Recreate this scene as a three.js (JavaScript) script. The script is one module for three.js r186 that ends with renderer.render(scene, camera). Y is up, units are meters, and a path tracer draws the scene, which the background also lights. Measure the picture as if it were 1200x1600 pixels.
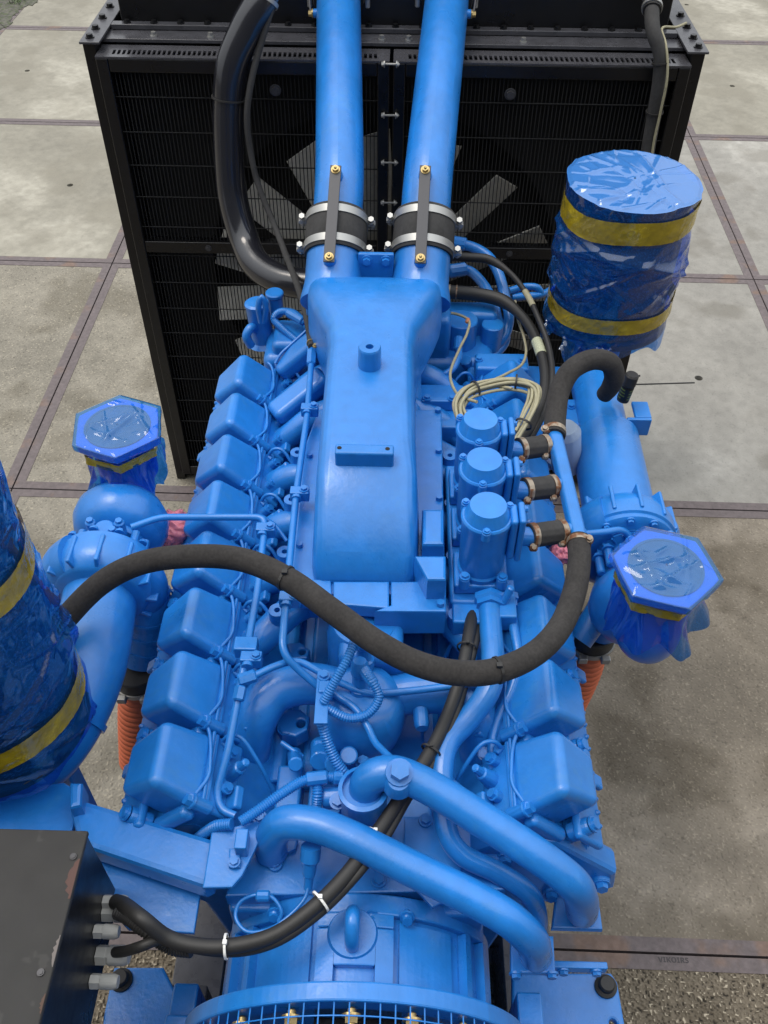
import * as THREE from 'three';
import { FontLoader } from 'three/addons/loaders/FontLoader.js';
import { TextGeometry } from 'three/addons/geometries/TextGeometry.js';
import { RoundedBoxGeometry } from 'three/addons/geometries/RoundedBoxGeometry.js';
import { ImprovedNoise } from 'three/addons/math/ImprovedNoise.js';
import { mergeGeometries, toCreasedNormals } from 'three/addons/utils/BufferGeometryUtils.js';

// ---------------------------------------------------------------- camera, sky, sun, exposure
const scene = new THREE.Scene();
const camera = new THREE.PerspectiveCamera(58.436, 0.75, 0.05, 400);
camera.position.set(0, 3.105, 0);
{
  const pitch = 0.811442, roll = 0.010965, yaw = -0.0139626;
  const fwd = new THREE.Vector3(Math.sin(yaw) * Math.cos(pitch), -Math.sin(pitch), -Math.cos(yaw) * Math.cos(pitch));
  const right = new THREE.Vector3(Math.cos(yaw), 0, Math.sin(yaw));
  const up = new THREE.Vector3().crossVectors(right, fwd);
  camera.up.copy(up.clone().multiplyScalar(Math.cos(roll)).addScaledVector(right, -Math.sin(roll)));
  camera.lookAt(camera.position.clone().add(fwd));
}
const renderer = new THREE.WebGLRenderer({ antialias: true });
renderer.toneMapping = THREE.LinearToneMapping;
renderer.toneMappingExposure = 1.18;
renderer.shadowMap.enabled = true;

// overcast sky: bright high cloud deck with soft uneven cloud, going on the same all round
{
  const w = 512, h = 256, data = new Float32Array(w * h * 4);
  const hash = (x, y) => { const s = Math.sin(x * 127.1 + y * 311.7) * 43758.5453; return s - Math.floor(s); };
  const vn = (x, y, p) => { const xi = Math.floor(x), yi = Math.floor(y), f = x - xi, g = y - yi; const a = hash((xi % p + p) % p, yi), b = hash(((xi + 1) % p + p) % p, yi), c = hash((xi % p + p) % p, yi + 1), d = hash(((xi + 1) % p + p) % p, yi + 1); const u = f * f * (3 - 2 * f), v = g * g * (3 - 2 * g); return a + (b - a) * u + (c - a) * v + (a - b - c + d) * u * v; };
  for (let j = 0; j < h; j++) for (let i = 0; i < w; i++) {
    const el = ((j + 0.5) / h - 0.5) * Math.PI, s = Math.max(0, Math.sin(el));
    let n = 0, amp = 0.5, k = 8; for (let o = 0; o < 4; o++) { n += amp * vn(i / w * k, j / h * k, k); amp /= 2; k *= 2; }
    const L = 1.72 * (0.27 + 0.73 * s) * (0.84 + 0.34 * n), q = (j * w + i) * 4;
    data[q] = L * 0.95; data[q + 1] = L * 0.985; data[q + 2] = L * 1.03; data[q + 3] = 1;
  }
  const t = new THREE.DataTexture(data, w, h, THREE.RGBAFormat, THREE.FloatType);
  t.mapping = THREE.EquirectangularReflectionMapping; t.magFilter = THREE.LinearFilter; t.minFilter = THREE.LinearFilter; t.needsUpdate = true;
  scene.background = t; scene.environment = t;
}
const sun = new THREE.DirectionalLight(0xfff4e6, 1.2);
sun.position.set(-2.2, 7, -2.2); sun.target.position.set(0, 0.8, -1.8); sun.castShadow = true;
sun.shadow.radius = 45; sun.shadow.mapSize.set(2048, 2048);
Object.assign(sun.shadow.camera, { left: -5, right: 5, top: 5, bottom: -5, near: 0.5, far: 20 });
scene.add(sun, sun.target);

// ---------------------------------------------------------------- helpers
let seed = 7; const rnd = () => { seed = (seed + 0x6D2B79F5) | 0; let t = Math.imul(seed ^ (seed >>> 15), 1 | seed); t = (t + Math.imul(t ^ (t >>> 7), 61 | t)) ^ t; return ((t ^ (t >>> 14)) >>> 0) / 4294967296; };
const V = (a, b, c) => Array.isArray(a) ? new THREE.Vector3(...a) : a.isVector3 ? a.clone() : new THREE.Vector3(a, b, c);
const UPV = new THREE.Vector3(0, 1, 0);
function norm(g) { // a plain, non-indexed geometry with position, normal, uv in metres
  let n = g.index ? g.toNonIndexed() : g;
  if (!n.attributes.normal) n.computeVertexNormals();
  for (const k of Object.keys(n.attributes)) if (!['position', 'normal'].includes(k)) n.deleteAttribute(k);
  return n;
}
function metreUV(g) {
  const p = g.attributes.position, uv = new Float32Array(p.count * 2), a = new THREE.Vector3(), b = new THREE.Vector3(), c = new THREE.Vector3();
  for (let i = 0; i < p.count; i += 3) {
    a.fromBufferAttribute(p, i); b.fromBufferAttribute(p, i + 1); c.fromBufferAttribute(p, i + 2);
    const n = b.clone().sub(a).cross(c.clone().sub(a)); const x = Math.abs(n.x), y = Math.abs(n.y), z = Math.abs(n.z);
    [a, b, c].forEach((v, k) => { const [s, t] = y >= x && y >= z ? [v.x, v.z] : x >= z ? [v.z, v.y] : [v.x, v.y]; uv[(i + k) * 2] = s; uv[(i + k) * 2 + 1] = t; });
  }
  g.setAttribute('uv', new THREE.BufferAttribute(uv, 2)); return g;
}
function merge(gs) { gs = (Array.isArray(gs) ? gs.flat(9) : [gs]).map(norm); const g = gs.length > 1 ? mergeGeometries(gs, false) : gs[0]; return metreUV(g); }
function part(name, gs, mat, parent) { const m = new THREE.Mesh(merge(gs), mat); m.name = name; m.castShadow = m.receiveShadow = true; parent.add(m); return m; }
const taken = {};
function numbered(n) { taken[n] = (taken[n] ?? -1) + 1; return taken[n] ? n + '_' + String(taken[n]).padStart(3, '0') : n; }
const things = [];
function thing(name, label, category, group) { const o = new THREE.Group(); o.name = numbered(name); o.userData = { label, category }; if (group) o.userData.group = group; scene.add(o); things.push(o); return o; }
function single(name, gs, mat, label, category, group) { const m = part(numbered(name), gs, mat, scene); m.userData = { label, category }; if (group) m.userData.group = group; things.push(m); return m; }
function at(g, x, y, z, rx = 0, ry = 0, rz = 0) { g.applyMatrix4(new THREE.Matrix4().compose(V(x, y, z), new THREE.Quaternion().setFromEuler(new THREE.Euler(rx, ry, rz)), V(1, 1, 1))); return g; }
// rounded box spanning two corners
function bx(x0, y0, z0, x1, y1, z1, r = 0.004, s = 2) { const w = Math.abs(x1 - x0), h = Math.abs(y1 - y0), d = Math.abs(z1 - z0); r = Math.min(r, w / 2.01, h / 2.01, d / 2.01); return new RoundedBoxGeometry(w, h, d, s, r).translate((x0 + x1) / 2, (y0 + y1) / 2, (z0 + z1) / 2); }
function frame(dir) { const q = new THREE.Quaternion().setFromUnitVectors(UPV, dir.clone().normalize()); return q; }
// surface of revolution about the axis from a towards b; prof = [radius, distance] pairs
function rev(a, b, prof, seg = 24, crease = 0.55) { a = V(a); b = V(b); let g = new THREE.LatheGeometry(prof.map(([r, t]) => new THREE.Vector2(Math.max(r, 1e-4), t)), seg); g = toCreasedNormals(g, crease); g.applyQuaternion(frame(b.clone().sub(a))); return g.translate(a.x, a.y, a.z); }
function cyl(a, b, r0, r1 = r0, seg = 20, ch = 0.003) { const L = V(a).distanceTo(V(b)); ch = Math.min(ch, L / 3, r0 / 2, r1 / 2 || 1); return rev(a, b, [[0, 0], [r0 - ch, 0], [r0, ch], [r1, L - ch], [r1 - ch, L], [0, L]], seg); }
function bolt(p, n, r = 0.009, h = 0.008, wash = true, seg = 6) { p = V(p); n = V(n).normalize(); const q = frame(n), gs = [new THREE.CylinderGeometry(r * 0.96, r, h, seg).translate(0, h / 2 + 0.002, 0)]; if (wash) gs.push(new THREE.CylinderGeometry(r * 1.35, r * 1.4, 0.004, 14).translate(0, 0.001, 0)); return gs.map((g) => toCreasedNormals(norm(g), 0.5).applyQuaternion(q).translate(p.x, p.y, p.z)); }
// polyline with rounded corners
function fillet(pts, R = 0.04, n = 7) {
  pts = pts.map((p) => V(p)); const out = [pts[0]];
  for (let i = 1; i < pts.length - 1; i++) { const a = pts[i - 1], b = pts[i], c = pts[i + 1], d0 = Math.min(R, a.distanceTo(b) * 0.49), d1 = Math.min(R, c.distanceTo(b) * 0.49), s = b.clone().lerp(a, d0 / a.distanceTo(b)), e = b.clone().lerp(c, d1 / c.distanceTo(b)); for (let k = 0; k <= n; k++) { const t = k / n; out.push(s.clone().multiplyScalar((1 - t) * (1 - t)).addScaledVector(b, 2 * t * (1 - t)).addScaledVector(e, t * t)); } }
  out.push(pts[pts.length - 1]); return out;
}
const spline = (pts, n = 60) => new THREE.CatmullRomCurve3(pts.map((p) => V(p)), false, 'centripetal').getSpacedPoints(n);
function tube(pts, r, rad = 14, cap = true) {
  const n = pts.length, pos = [], nor = [], idx = [], R = typeof r === 'function' ? r : () => r; let N = null, T0 = null, len = [0];
  for (let i = 1; i < n; i++) len.push(len[i - 1] + pts[i].distanceTo(pts[i - 1]));
  const ring = [];
  for (let i = 0; i < n; i++) {
    const T = pts[Math.min(i + 1, n - 1)].clone().sub(pts[Math.max(i - 1, 0)]).normalize();
    if (!N) { N = new THREE.Vector3(Math.abs(T.y) < 0.9 ? 0 : 1, Math.abs(T.y) < 0.9 ? 1 : 0, 0); N.addScaledVector(T, -N.dot(T)).normalize(); } else { N.applyQuaternion(new THREE.Quaternion().setFromUnitVectors(T0, T)); N.addScaledVector(T, -N.dot(T)).normalize(); }
    T0 = T; const B = T.clone().cross(N), rr = R(len[i] / len[n - 1], len[i]);
    for (let k = 0; k <= rad; k++) { const a = k / rad * Math.PI * 2, d = N.clone().multiplyScalar(Math.cos(a)).addScaledVector(B, Math.sin(a)); pos.push(...pts[i].clone().addScaledVector(d, rr).toArray()); nor.push(...d.toArray()); }
    ring.push([T, rr]);
  }
  for (let i = 0; i < n - 1; i++) for (let k = 0; k < rad; k++) { const a = i * (rad + 1) + k, b = a + rad + 1; idx.push(a, a + 1, b, b, a + 1, b + 1); }
  if (cap) for (const i of [0, n - 1]) { const s = i ? 1 : -1, T = ring[i][0], c = pos.length / 3; pos.push(...pts[i].toArray()); nor.push(...T.clone().multiplyScalar(s).toArray()); for (let k = 0; k <= rad; k++) { const o = (i * (rad + 1) + k) * 3; pos.push(pos[o], pos[o + 1], pos[o + 2]); nor.push(...T.clone().multiplyScalar(s).toArray()); } for (let k = 0; k < rad; k++) s > 0 ? idx.push(c, c + 1 + k, c + 2 + k) : idx.push(c, c + 2 + k, c + 1 + k); }
  const g = new THREE.BufferGeometry(); g.setAttribute('position', new THREE.Float32BufferAttribute(pos, 3)); g.setAttribute('normal', new THREE.Float32BufferAttribute(nor, 3)); g.setIndex(idx); if (typeof r === 'function') g.computeVertexNormals(); return g;
}
const pipe = (pts, r, R = 0.04, rad = 14) => tube(fillet(pts, R), r, rad);
const hose = (pts, r, n = 60, rad = 16) => tube(spline(pts, n), r, rad);
const conduit = (pts, r, pitch = 0.0055) => { const c = spline(pts, 40); let L = 0; for (let i = 1; i < c.length; i++) L += c[i].distanceTo(c[i - 1]); const n = Math.ceil(L / pitch * 4); return tube(spline(pts, n), (t, l) => r * (1 + 0.085 * Math.sign(Math.sin(l / pitch * Math.PI * 2))), 12); };
// ring clamp or cable tie round a hose at point p with direction d
function band(p, d, r, w = 0.008, th = 0.0025, seg = 24) { p = V(p); d = V(d).normalize(); return rev(p.clone().addScaledVector(d, -w / 2), p.clone().addScaledVector(d, w / 2), [[r - 0.001, 0], [r + th, 0], [r + th, w], [r - 0.001, w]], seg); }
function onPath(pts, t) { const c = new THREE.CatmullRomCurve3(pts.map((p) => V(p)), false, 'centripetal'); return [c.getPointAt(t), c.getTangentAt(t)]; }
// flat plate from an outline of points at one height, going down by th
function plate(pts, th = 0.012, bev = 0.003, holes = []) {
  pts = pts.map((p) => V(p)); const y = pts.reduce((s, p) => s + p.y, 0) / pts.length, sh = new THREE.Shape(pts.map((p) => new THREE.Vector2(p.x, -p.z)));
  for (const [c, r] of holes) { const h = new THREE.Path(); const q = V(c); h.absarc(q.x, -q.z, r, 0, Math.PI * 2); sh.holes.push(h); }
  const g = new THREE.ExtrudeGeometry(sh, { depth: th - 2 * bev, bevelEnabled: bev > 0, bevelSize: bev, bevelThickness: bev, bevelSegments: 2, bevelOffset: -bev, curveSegments: 10 });
  return g.rotateX(-Math.PI / 2).translate(0, y - th + bev, 0);
}
// prism of an outline in x,y (metres) running from z0 to z1
function prismZ(pts, z0, z1, bev = 0.004) { const sh = new THREE.Shape(pts.map(([x, y]) => new THREE.Vector2(x, y))); const d = Math.abs(z1 - z0); return new THREE.ExtrudeGeometry(sh, { depth: d - 2 * bev, bevelEnabled: bev > 0, bevelSize: bev, bevelThickness: bev, bevelSegments: 2, bevelOffset: -bev, curveSegments: 8 }).translate(0, 0, Math.min(z0, z1) + bev); }
// skin over a list of rings of points (each ring the same count)
function loft(rings, closed = true, capEnds = true, crease = 0.7) {
  const pos = [], idx = [], n = rings[0].length; rings.forEach((r) => r.forEach((p) => pos.push(p.x, p.y, p.z)));
  for (let i = 0; i < rings.length - 1; i++) for (let k = 0; k < (closed ? n : n - 1); k++) { const a = i * n + k, b = i * n + (k + 1) % n, c = a + n, d = b + n; idx.push(a, b, c, c, b, d); }
  if (capEnds) for (const i of [0, rings.length - 1]) { const c = pos.length / 3, m = rings[i].reduce((s, p) => s.add(p), V(0, 0, 0)).multiplyScalar(1 / n); pos.push(m.x, m.y, m.z); for (let k = 0; k < n; k++) { const a = i * n + k, b = i * n + (k + 1) % n; i ? idx.push(c, a, b) : idx.push(c, b, a); } }
  const g = new THREE.BufferGeometry(); g.setAttribute('position', new THREE.Float32BufferAttribute(pos, 3)); g.setIndex(idx); return toCreasedNormals(g, crease);
}
function rrect(cx, cy, w, h, r, z, n = 6, tw = 1) { // rounded rectangle in the plane z; tw narrows the top
  const o = []; r = Math.min(r, w / 2 - 1e-4, h / 2 - 1e-4);
  for (const [sx, sy, a0] of [[1, 1, 0], [-1, 1, 90], [-1, -1, 180], [1, -1, 270]]) for (let k = 0; k <= n; k++) { const a = (a0 + 90 * k / n) * Math.PI / 180; let x = sx * (w / 2 - r) + r * Math.cos(a), y = sy * (h / 2 - r) + r * Math.sin(a); x *= 1 + (tw - 1) * (y / h + 0.5); o.push(V(cx + x, cy + y, z)); }
  return o;
}
// periodic noise for textures
function lattice(p, sd) { const a = new Float32Array(p * p); let s = sd >>> 0; for (let i = 0; i < p * p; i++) { s = (Math.imul(s, 1664525) + 1013904223) >>> 0; a[i] = (s >>> 8) / 16777216; } return (x, y) => { const xi = Math.floor(x), yi = Math.floor(y), f = x - xi, g = y - yi, u = f * f * (3 - 2 * f), v = g * g * (3 - 2 * g), X = ((xi % p) + p) % p, Y = ((yi % p) + p) % p, X1 = (X + 1) % p, Y1 = (Y + 1) % p; const A = a[Y * p + X], B = a[Y * p + X1], C = a[Y1 * p + X], D = a[Y1 * p + X1]; return A + (B - A) * u + (C - A) * v + (A - B - C + D) * u * v; }; }
function fbm(p, oct, sd) { const L = []; for (let o = 0; o < oct; o++) L.push(lattice(p << o, sd + o * 77)); return (u, v) => { let s = 0, a = 0.5, k = p; for (const l of L) { s += a * l(u * k, v * k); a /= 2; k *= 2; } return s / (1 - Math.pow(0.5, L.length)); }; }
function texture(size, fn, srgb, rep = 1) { const d = new Uint8Array(size * size * 4); for (let j = 0; j < size; j++) for (let i = 0; i < size; i++) { const c = fn((i + 0.5) / size, (j + 0.5) / size), q = (j * size + i) * 4; for (let k = 0; k < 3; k++) d[q + k] = Math.max(0, Math.min(255, 255 * (Array.isArray(c) ? c[k] : c))); d[q + 3] = 255; } const t = new THREE.DataTexture(d, size, size); t.wrapS = t.wrapT = THREE.RepeatWrapping; t.magFilter = THREE.LinearFilter; t.minFilter = THREE.LinearMipmapLinearFilter; t.generateMipmaps = true; if (srgb) t.colorSpace = THREE.SRGBColorSpace; t.repeat.set(rep, rep); t.needsUpdate = true; return t; }
const sstep = (a, b, x) => { const t = Math.max(0, Math.min(1, (x - a) / (b - a))); return t * t * (3 - 2 * t); };

// ---------------------------------------------------------------- materials
const F1 = fbm(4, 6, 11), F2 = fbm(8, 5, 37), F3 = fbm(32, 4, 91), F4 = fbm(64, 3, 201);
const paintBump = texture(512, (u, v) => 0.5 * F2(u, v) + 0.3 * F3(u, v) + 0.2 * F4(u, v), false, 3);
const paintRough = texture(512, (u, v) => { const g = 0.72 + 0.5 * (F1(u, v) - 0.5) + 0.35 * (F3(v, u) - 0.5); return [g, g, g]; }, false, 1.6);
const paintTone = (r, g, b, dust, chips = 0) => texture(512, (u, v) => { const m = 1 + 0.16 * (F1(v, u) - 0.5) + 0.10 * (F3(u, v) - 0.5), k = dust * sstep(0.5, 0.75, F2(v, u)) * sstep(0.42, 0.7, F4(u, v)); const c = chips * sstep(0.735, 0.76, F3(u * 1, v * 1)) * sstep(0.5, 0.62, F1(u, v)), q = (x, d, e) => (x * m * (1 - k) + k * d) * (1 - c) + c * e; return [q(r, 0.5, 0.2), q(g, 0.55, 0.2), q(b, 0.6, 0.22)]; }, true, 1.3);
const std = (o) => new THREE.MeshPhysicalMaterial(o);
const M = {};
M.blue = std({ map: paintTone(0.12, 0.47, 0.79, 0.10, 0), roughness: 0.5, roughnessMap: paintRough, bumpMap: paintBump, bumpScale: 0.0011, clearcoat: 0.35, clearcoatRoughness: 0.28 });
M.black = std({ map: paintTone(0.062, 0.062, 0.07, 0.04), roughness: 0.5, roughnessMap: paintRough, bumpMap: paintBump, bumpScale: 0.0003 });
M.deck = std({ map: texture(512, (u, v) => { const k = sstep(0.5, 0.72, F1(u, v)) * sstep(0.35, 0.6, F3(u, v)) * 0.5; const b = 0.28 + 0.08 * (F3(v, u) - 0.5) + 0.12 * k; return [b, b, b * 1.06]; }, true, 1), roughness: 0.42, roughnessMap: paintRough, bumpMap: paintBump, bumpScale: 0.0003 });
M.gloss = std({ color: new THREE.Color().setRGB(0.012, 0.0125, 0.017), roughness: 0.24, clearcoat: 0.6, clearcoatRoughness: 0.12, bumpMap: paintBump, bumpScale: 0.0003 });
M.rubber = std({ map: texture(256, (u, v) => { const b = 0.2 + 0.07 * (F2(u, v) - 0.5) + 0.05 * (F4(u, v) - 0.5); return [b, b * 0.99, b * 0.99]; }, true, 3), roughness: 0.82, bumpMap: paintBump, bumpScale: 0.0008 });
M.foam = std({ map: texture(256, (u, v) => { const b = 0.185 + 0.06 * (F2(u, v) - 0.5) + 0.07 * (F4(u, v) - 0.5); return [b * 1.04, b, b * 0.98]; }, true, 4), roughness: 0.95, bumpMap: paintBump, bumpScale: 0.0015 });
M.cable = std({ color: new THREE.Color().setRGB(0.02, 0.0195, 0.019), roughness: 0.55, bumpMap: paintBump, bumpScale: 0.0006 });
M.hole = std({ color: new THREE.Color().setRGB(0.012, 0.012, 0.012), roughness: 0.9 });
M.zinc = std({ color: new THREE.Color().setRGB(0.40, 0.40, 0.385), metalness: 0.8, roughness: 0.48, bumpMap: paintBump, bumpScale: 0.0003 });
M.brass = std({ color: new THREE.Color().setRGB(0.46, 0.35, 0.16), metalness: 0.85, roughness: 0.45 });
M.rust = std({ map: texture(256, (u, v) => { const k = sstep(0.45, 0.7, F2(u, v)); return [0.62 - 0.16 * k, 0.58 - 0.28 * k, 0.52 - 0.32 * k]; }, true, 6), metalness: 0.5, roughness: 0.55 });
M.strap = std({ color: new THREE.Color().setRGB(0.075, 0.075, 0.08), metalness: 0.5, roughness: 0.5, bumpMap: paintBump, bumpScale: 0.0002 });
M.blade = std({ map: texture(256, (u, v) => { const b = 0.80 + 0.12 * (F2(u, v) - 0.5) + 0.08 * (F4(u, v) - 0.5); return [b, b * 0.98, b * 0.92]; }, true, 2), roughness: 0.6, metalness: 0.1 });
M.nylon = std({ color: new THREE.Color().setRGB(0.36, 0.355, 0.33), roughness: 0.55 });
M.white = std({ color: new THREE.Color().setRGB(0.75, 0.75, 0.72), roughness: 0.5 });
M.wire = std({ map: texture(256, (u, v) => { const b = 0.60 + 0.1 * (F3(u, v) - 0.5); return [b, b * 0.965, b * 0.79]; }, true, 3), roughness: 0.6 });
M.pink = std({ color: new THREE.Color().setRGB(0.95, 0.30, 0.36), roughness: 0.45, bumpMap: paintBump, bumpScale: 0.004 });
M.orange = std({ color: new THREE.Color().setRGB(0.56, 0.13, 0.055), roughness: 0.6 });
M.copper = std({ color: new THREE.Color().setRGB(0.5, 0.2, 0.1), roughness: 0.5 });
const crumple = texture(512, (u, v) => { const r = (f) => 1 - Math.abs(2 * f - 1); return 0.6 * r(F1(u, v)) * 0.9 + 0.4 * r(F2(v, u)); }, false, 3.3);
M.film = std({ color: new THREE.Color().setRGB(0.03, 0.26, 0.82), roughness: 0.05, transmission: 0.88, thickness: 0, ior: 1.75, bumpMap: crumple, bumpScale: 0.0006, side: THREE.DoubleSide });
M.filmSkyPale = std({ color: new THREE.Color().setRGB(0.07, 0.28, 0.76), roughness: 0.11, transmission: 0.4, thickness: 0, ior: 1.75, bumpMap: crumple, bumpScale: 0.0006, side: THREE.DoubleSide });  // paler, more opaque lid film: bright sky reflection put into the colour
M.filmClear = std({ color: new THREE.Color().setRGB(0.20, 0.60, 1.0), roughness: 0.06, transmission: 0.9, thickness: 0, ior: 1.5, bumpMap: crumple, bumpScale: 0.001, side: THREE.DoubleSide });
M.tape = std({ map: texture(512, (u, v) => { const r = (f) => 1 - Math.abs(2 * f - 1), k = sstep(0.9, 1, r(F3(u * 0.5, v))) * sstep(0.45, 0.6, F1(v, u)); const m = 1 + 0.3 * (F1(u, v) - 0.5) + 0.25 * (F2(v, u) - 0.5); return [0.74 * m + 0.13 * k, 0.64 * m + 0.13 * k, 0.15 * m + 0.1 * k]; }, true, 5), roughness: 0.16, transmission: 0.35, thickness: 0, ior: 1.6, bumpMap: crumple, bumpScale: 0.005, side: THREE.DoubleSide });
M.paper = std({ map: texture(256, (u, v) => { const f = F4(u * 1, v * 1); const b = 0.34 + 0.3 * sstep(0.45, 0.75, f); return [b * 0.8, b * 1.15, b * 0.95]; }, true, 5), roughness: 0.9 });
M.disc = std({ map: texture(256, (u, v) => { const b = 1 + 0.25 * (F2(u, v) - 0.5); return [0.58 * b, 0.44 * b, 0.50 * b]; }, true, 3), roughness: 0.7 });

// ---------------------------------------------------------------- ground: concrete yard slabs in steel edges
function concrete(sd, c, o) {
  const A = fbm(3, 6, sd), B = fbm(6, 5, sd + 500), D = fbm(48, 3, sd + 900), E2 = fbm(330, 1, sd + 1300);
  const map = texture(1024, (u, v) => {
    const a = A(u, v), b = B(v, u), d = D(u, v), e = E2(u, v);
    let m = 1 + o.mottle * (a - 0.5) * 2 + o.mottle * 0.7 * (b - 0.5) + 0.13 * (d - 0.5) + o.rel * 0.12 * (e - 0.5);
    const stain = o.stain * sstep(0.52, 0.66, b * 0.65 + a * 0.35) * (0.6 + 0.8 * d), pale = o.pale * sstep(0.56, 0.68, a) * (0.5 + d);
    const peb = o.pebble * sstep(0.80, 0.9, e) , pit = o.pit * sstep(0.82, 0.92, 1 - e);
    return [0, 1, 2].map((k) => { let x = c[k] * m; x = x * (1 - stain) + stain * c[k] * [0.52, 0.5, 0.46][k]; x += pale * 0.16; x += peb * ([0.72, 0.68, 0.6][k] - x); x *= 1 - pit * 0.65; return x; });
  }, true, 0.5);
  const bump = texture(1024, (u, v) => 0.5 + 0.35 * (D(u, v) - 0.5) + o.rel * (E2(u, v) - 0.5), false, 0.5);
  return std({ map, bumpMap: bump, bumpScale: o.bs, roughness: 0.88, specularIntensity: 0.4 });
}
const slabMats = {
  pale: concrete(3, [0.54, 0.525, 0.48], { mottle: 0.13, stain: 0.16, pale: 0.3, pebble: 0.05, pit: 0.06, rel: 0.2, bs: 0.002 }),
  palegrey: concrete(23, [0.555, 0.545, 0.52], { mottle: 0.14, stain: 0.3, pale: 0.25, pebble: 0.06, pit: 0.1, rel: 0.2, bs: 0.002 }),
  tan: concrete(47, [0.53, 0.51, 0.465], { mottle: 0.2, stain: 0.35, pale: 0.2, pebble: 0.45, pit: 0.3, rel: 0.6, bs: 0.004 }),
  dirty: concrete(71, [0.47, 0.44, 0.395], { mottle: 0.3, stain: 0.45, pale: 0.3, pebble: 0.28, pit: 0.2, rel: 0.45, bs: 0.004 }),
  gravel: concrete(97, [0.45, 0.415, 0.36], { mottle: 0.22, stain: 0.3, pale: 0.1, pebble: 0.95, pit: 0.9, rel: 1.3, bs: 0.008 }),
};
M.edge = std({ map: texture(512, (u, v) => { const k = sstep(0.5, 0.68, F1(u, v)), d = F3(u, v) - 0.5, e = F4(v, u) - 0.5; return [0.40 + 0.05 * k + 0.09 * d + 0.05 * e, 0.365 + 0.01 * k + 0.08 * d + 0.05 * e, 0.365 - 0.03 * k + 0.08 * d + 0.05 * e]; }, true, 1.7), roughness: 0.7, metalness: 0.15, bumpMap: paintBump, bumpScale: 0.0015 });
M.soil = std({ color: new THREE.Color().setRGB(0.045, 0.04, 0.034), roughness: 1 });
{
  const ground = part('ground', new THREE.PlaneGeometry(260, 260).rotateX(-Math.PI / 2).translate(0, -0.1, 0), M.soil, scene);
  ground.userData = { kind: 'structure', label: 'yard floor of large concrete slabs in brown steel edges', category: 'ground' };
  const w = 0.012846, cw = Math.cos(w), sw = Math.sin(w), W = (u, v, y = 0) => V(u * cw + v * sw, y, u * sw - v * cw);
  const U0 = -1.858, V0 = 1.028, g = 0.004, e = 0.046;
  const hole = [[-1, 0.5], [0.5, 0.5]];
  for (let n = -2; n < 12; n++) for (let i = -7; i < 8; i++) {
    if (n > 6 && (i + n) % 1) continue;
    const u = U0 + 2 * i, v = V0 + 2 * n;
    let m = slabMats.pale; const right = i >= 1;
    if (n <= -1) m = slabMats.gravel; else if (n === 0) m = right ? slabMats.dirty : slabMats.tan; else if (n === 1) m = right ? slabMats.palegrey : slabMats.tan; else if (n === 2) m = right ? slabMats.palegrey : slabMats.pale; else m = (i * 7 + n * 3) % 3 === 0 ? slabMats.palegrey : slabMats.pale;
    const pl = plate([W(u + g + e, v + g + e, -0.0025), W(u + 2 - g - e, v + g + e, -0.0025), W(u + 2 - g - e, v + 2 - g - e, -0.0025), W(u + g + e, v + 2 - g - e, -0.0025)], 0.09, 0, n >= 1 && n <= 4 && i >= -2 && i <= 2 ? [[W(u + 0.545, v + 1.0), 0.022], [W(u + 1.46, v + 1.0), 0.022]] : []);
    const s = part('concrete_slab', pl, m, ground);
    const bars = [];
    const q = (a, b, c, d) => { const gm = plate([W(...a), W(...b), W(...c), W(...d)], 0.09, 0); bars.push(gm); };
    const x0 = u + g, x1 = u + 2 - g, y0 = v + g, y1 = v + 2 - g;
    q([x0, y0], [x1, y0], [x1 - e, y0 + e], [x0 + e, y0 + e]); q([x0, y1], [x0 + e, y1 - e], [x1 - e, y1 - e], [x1, y1]);
    q([x0, y0], [x0 + e, y0 + e], [x0 + e, y1 - e], [x0, y1]); q([x1, y0], [x1, y1], [x1 - e, y1 - e], [x1 - e, y0 + e]);
    part('steel_edge', bars, M.edge, s);
  }
}

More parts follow.
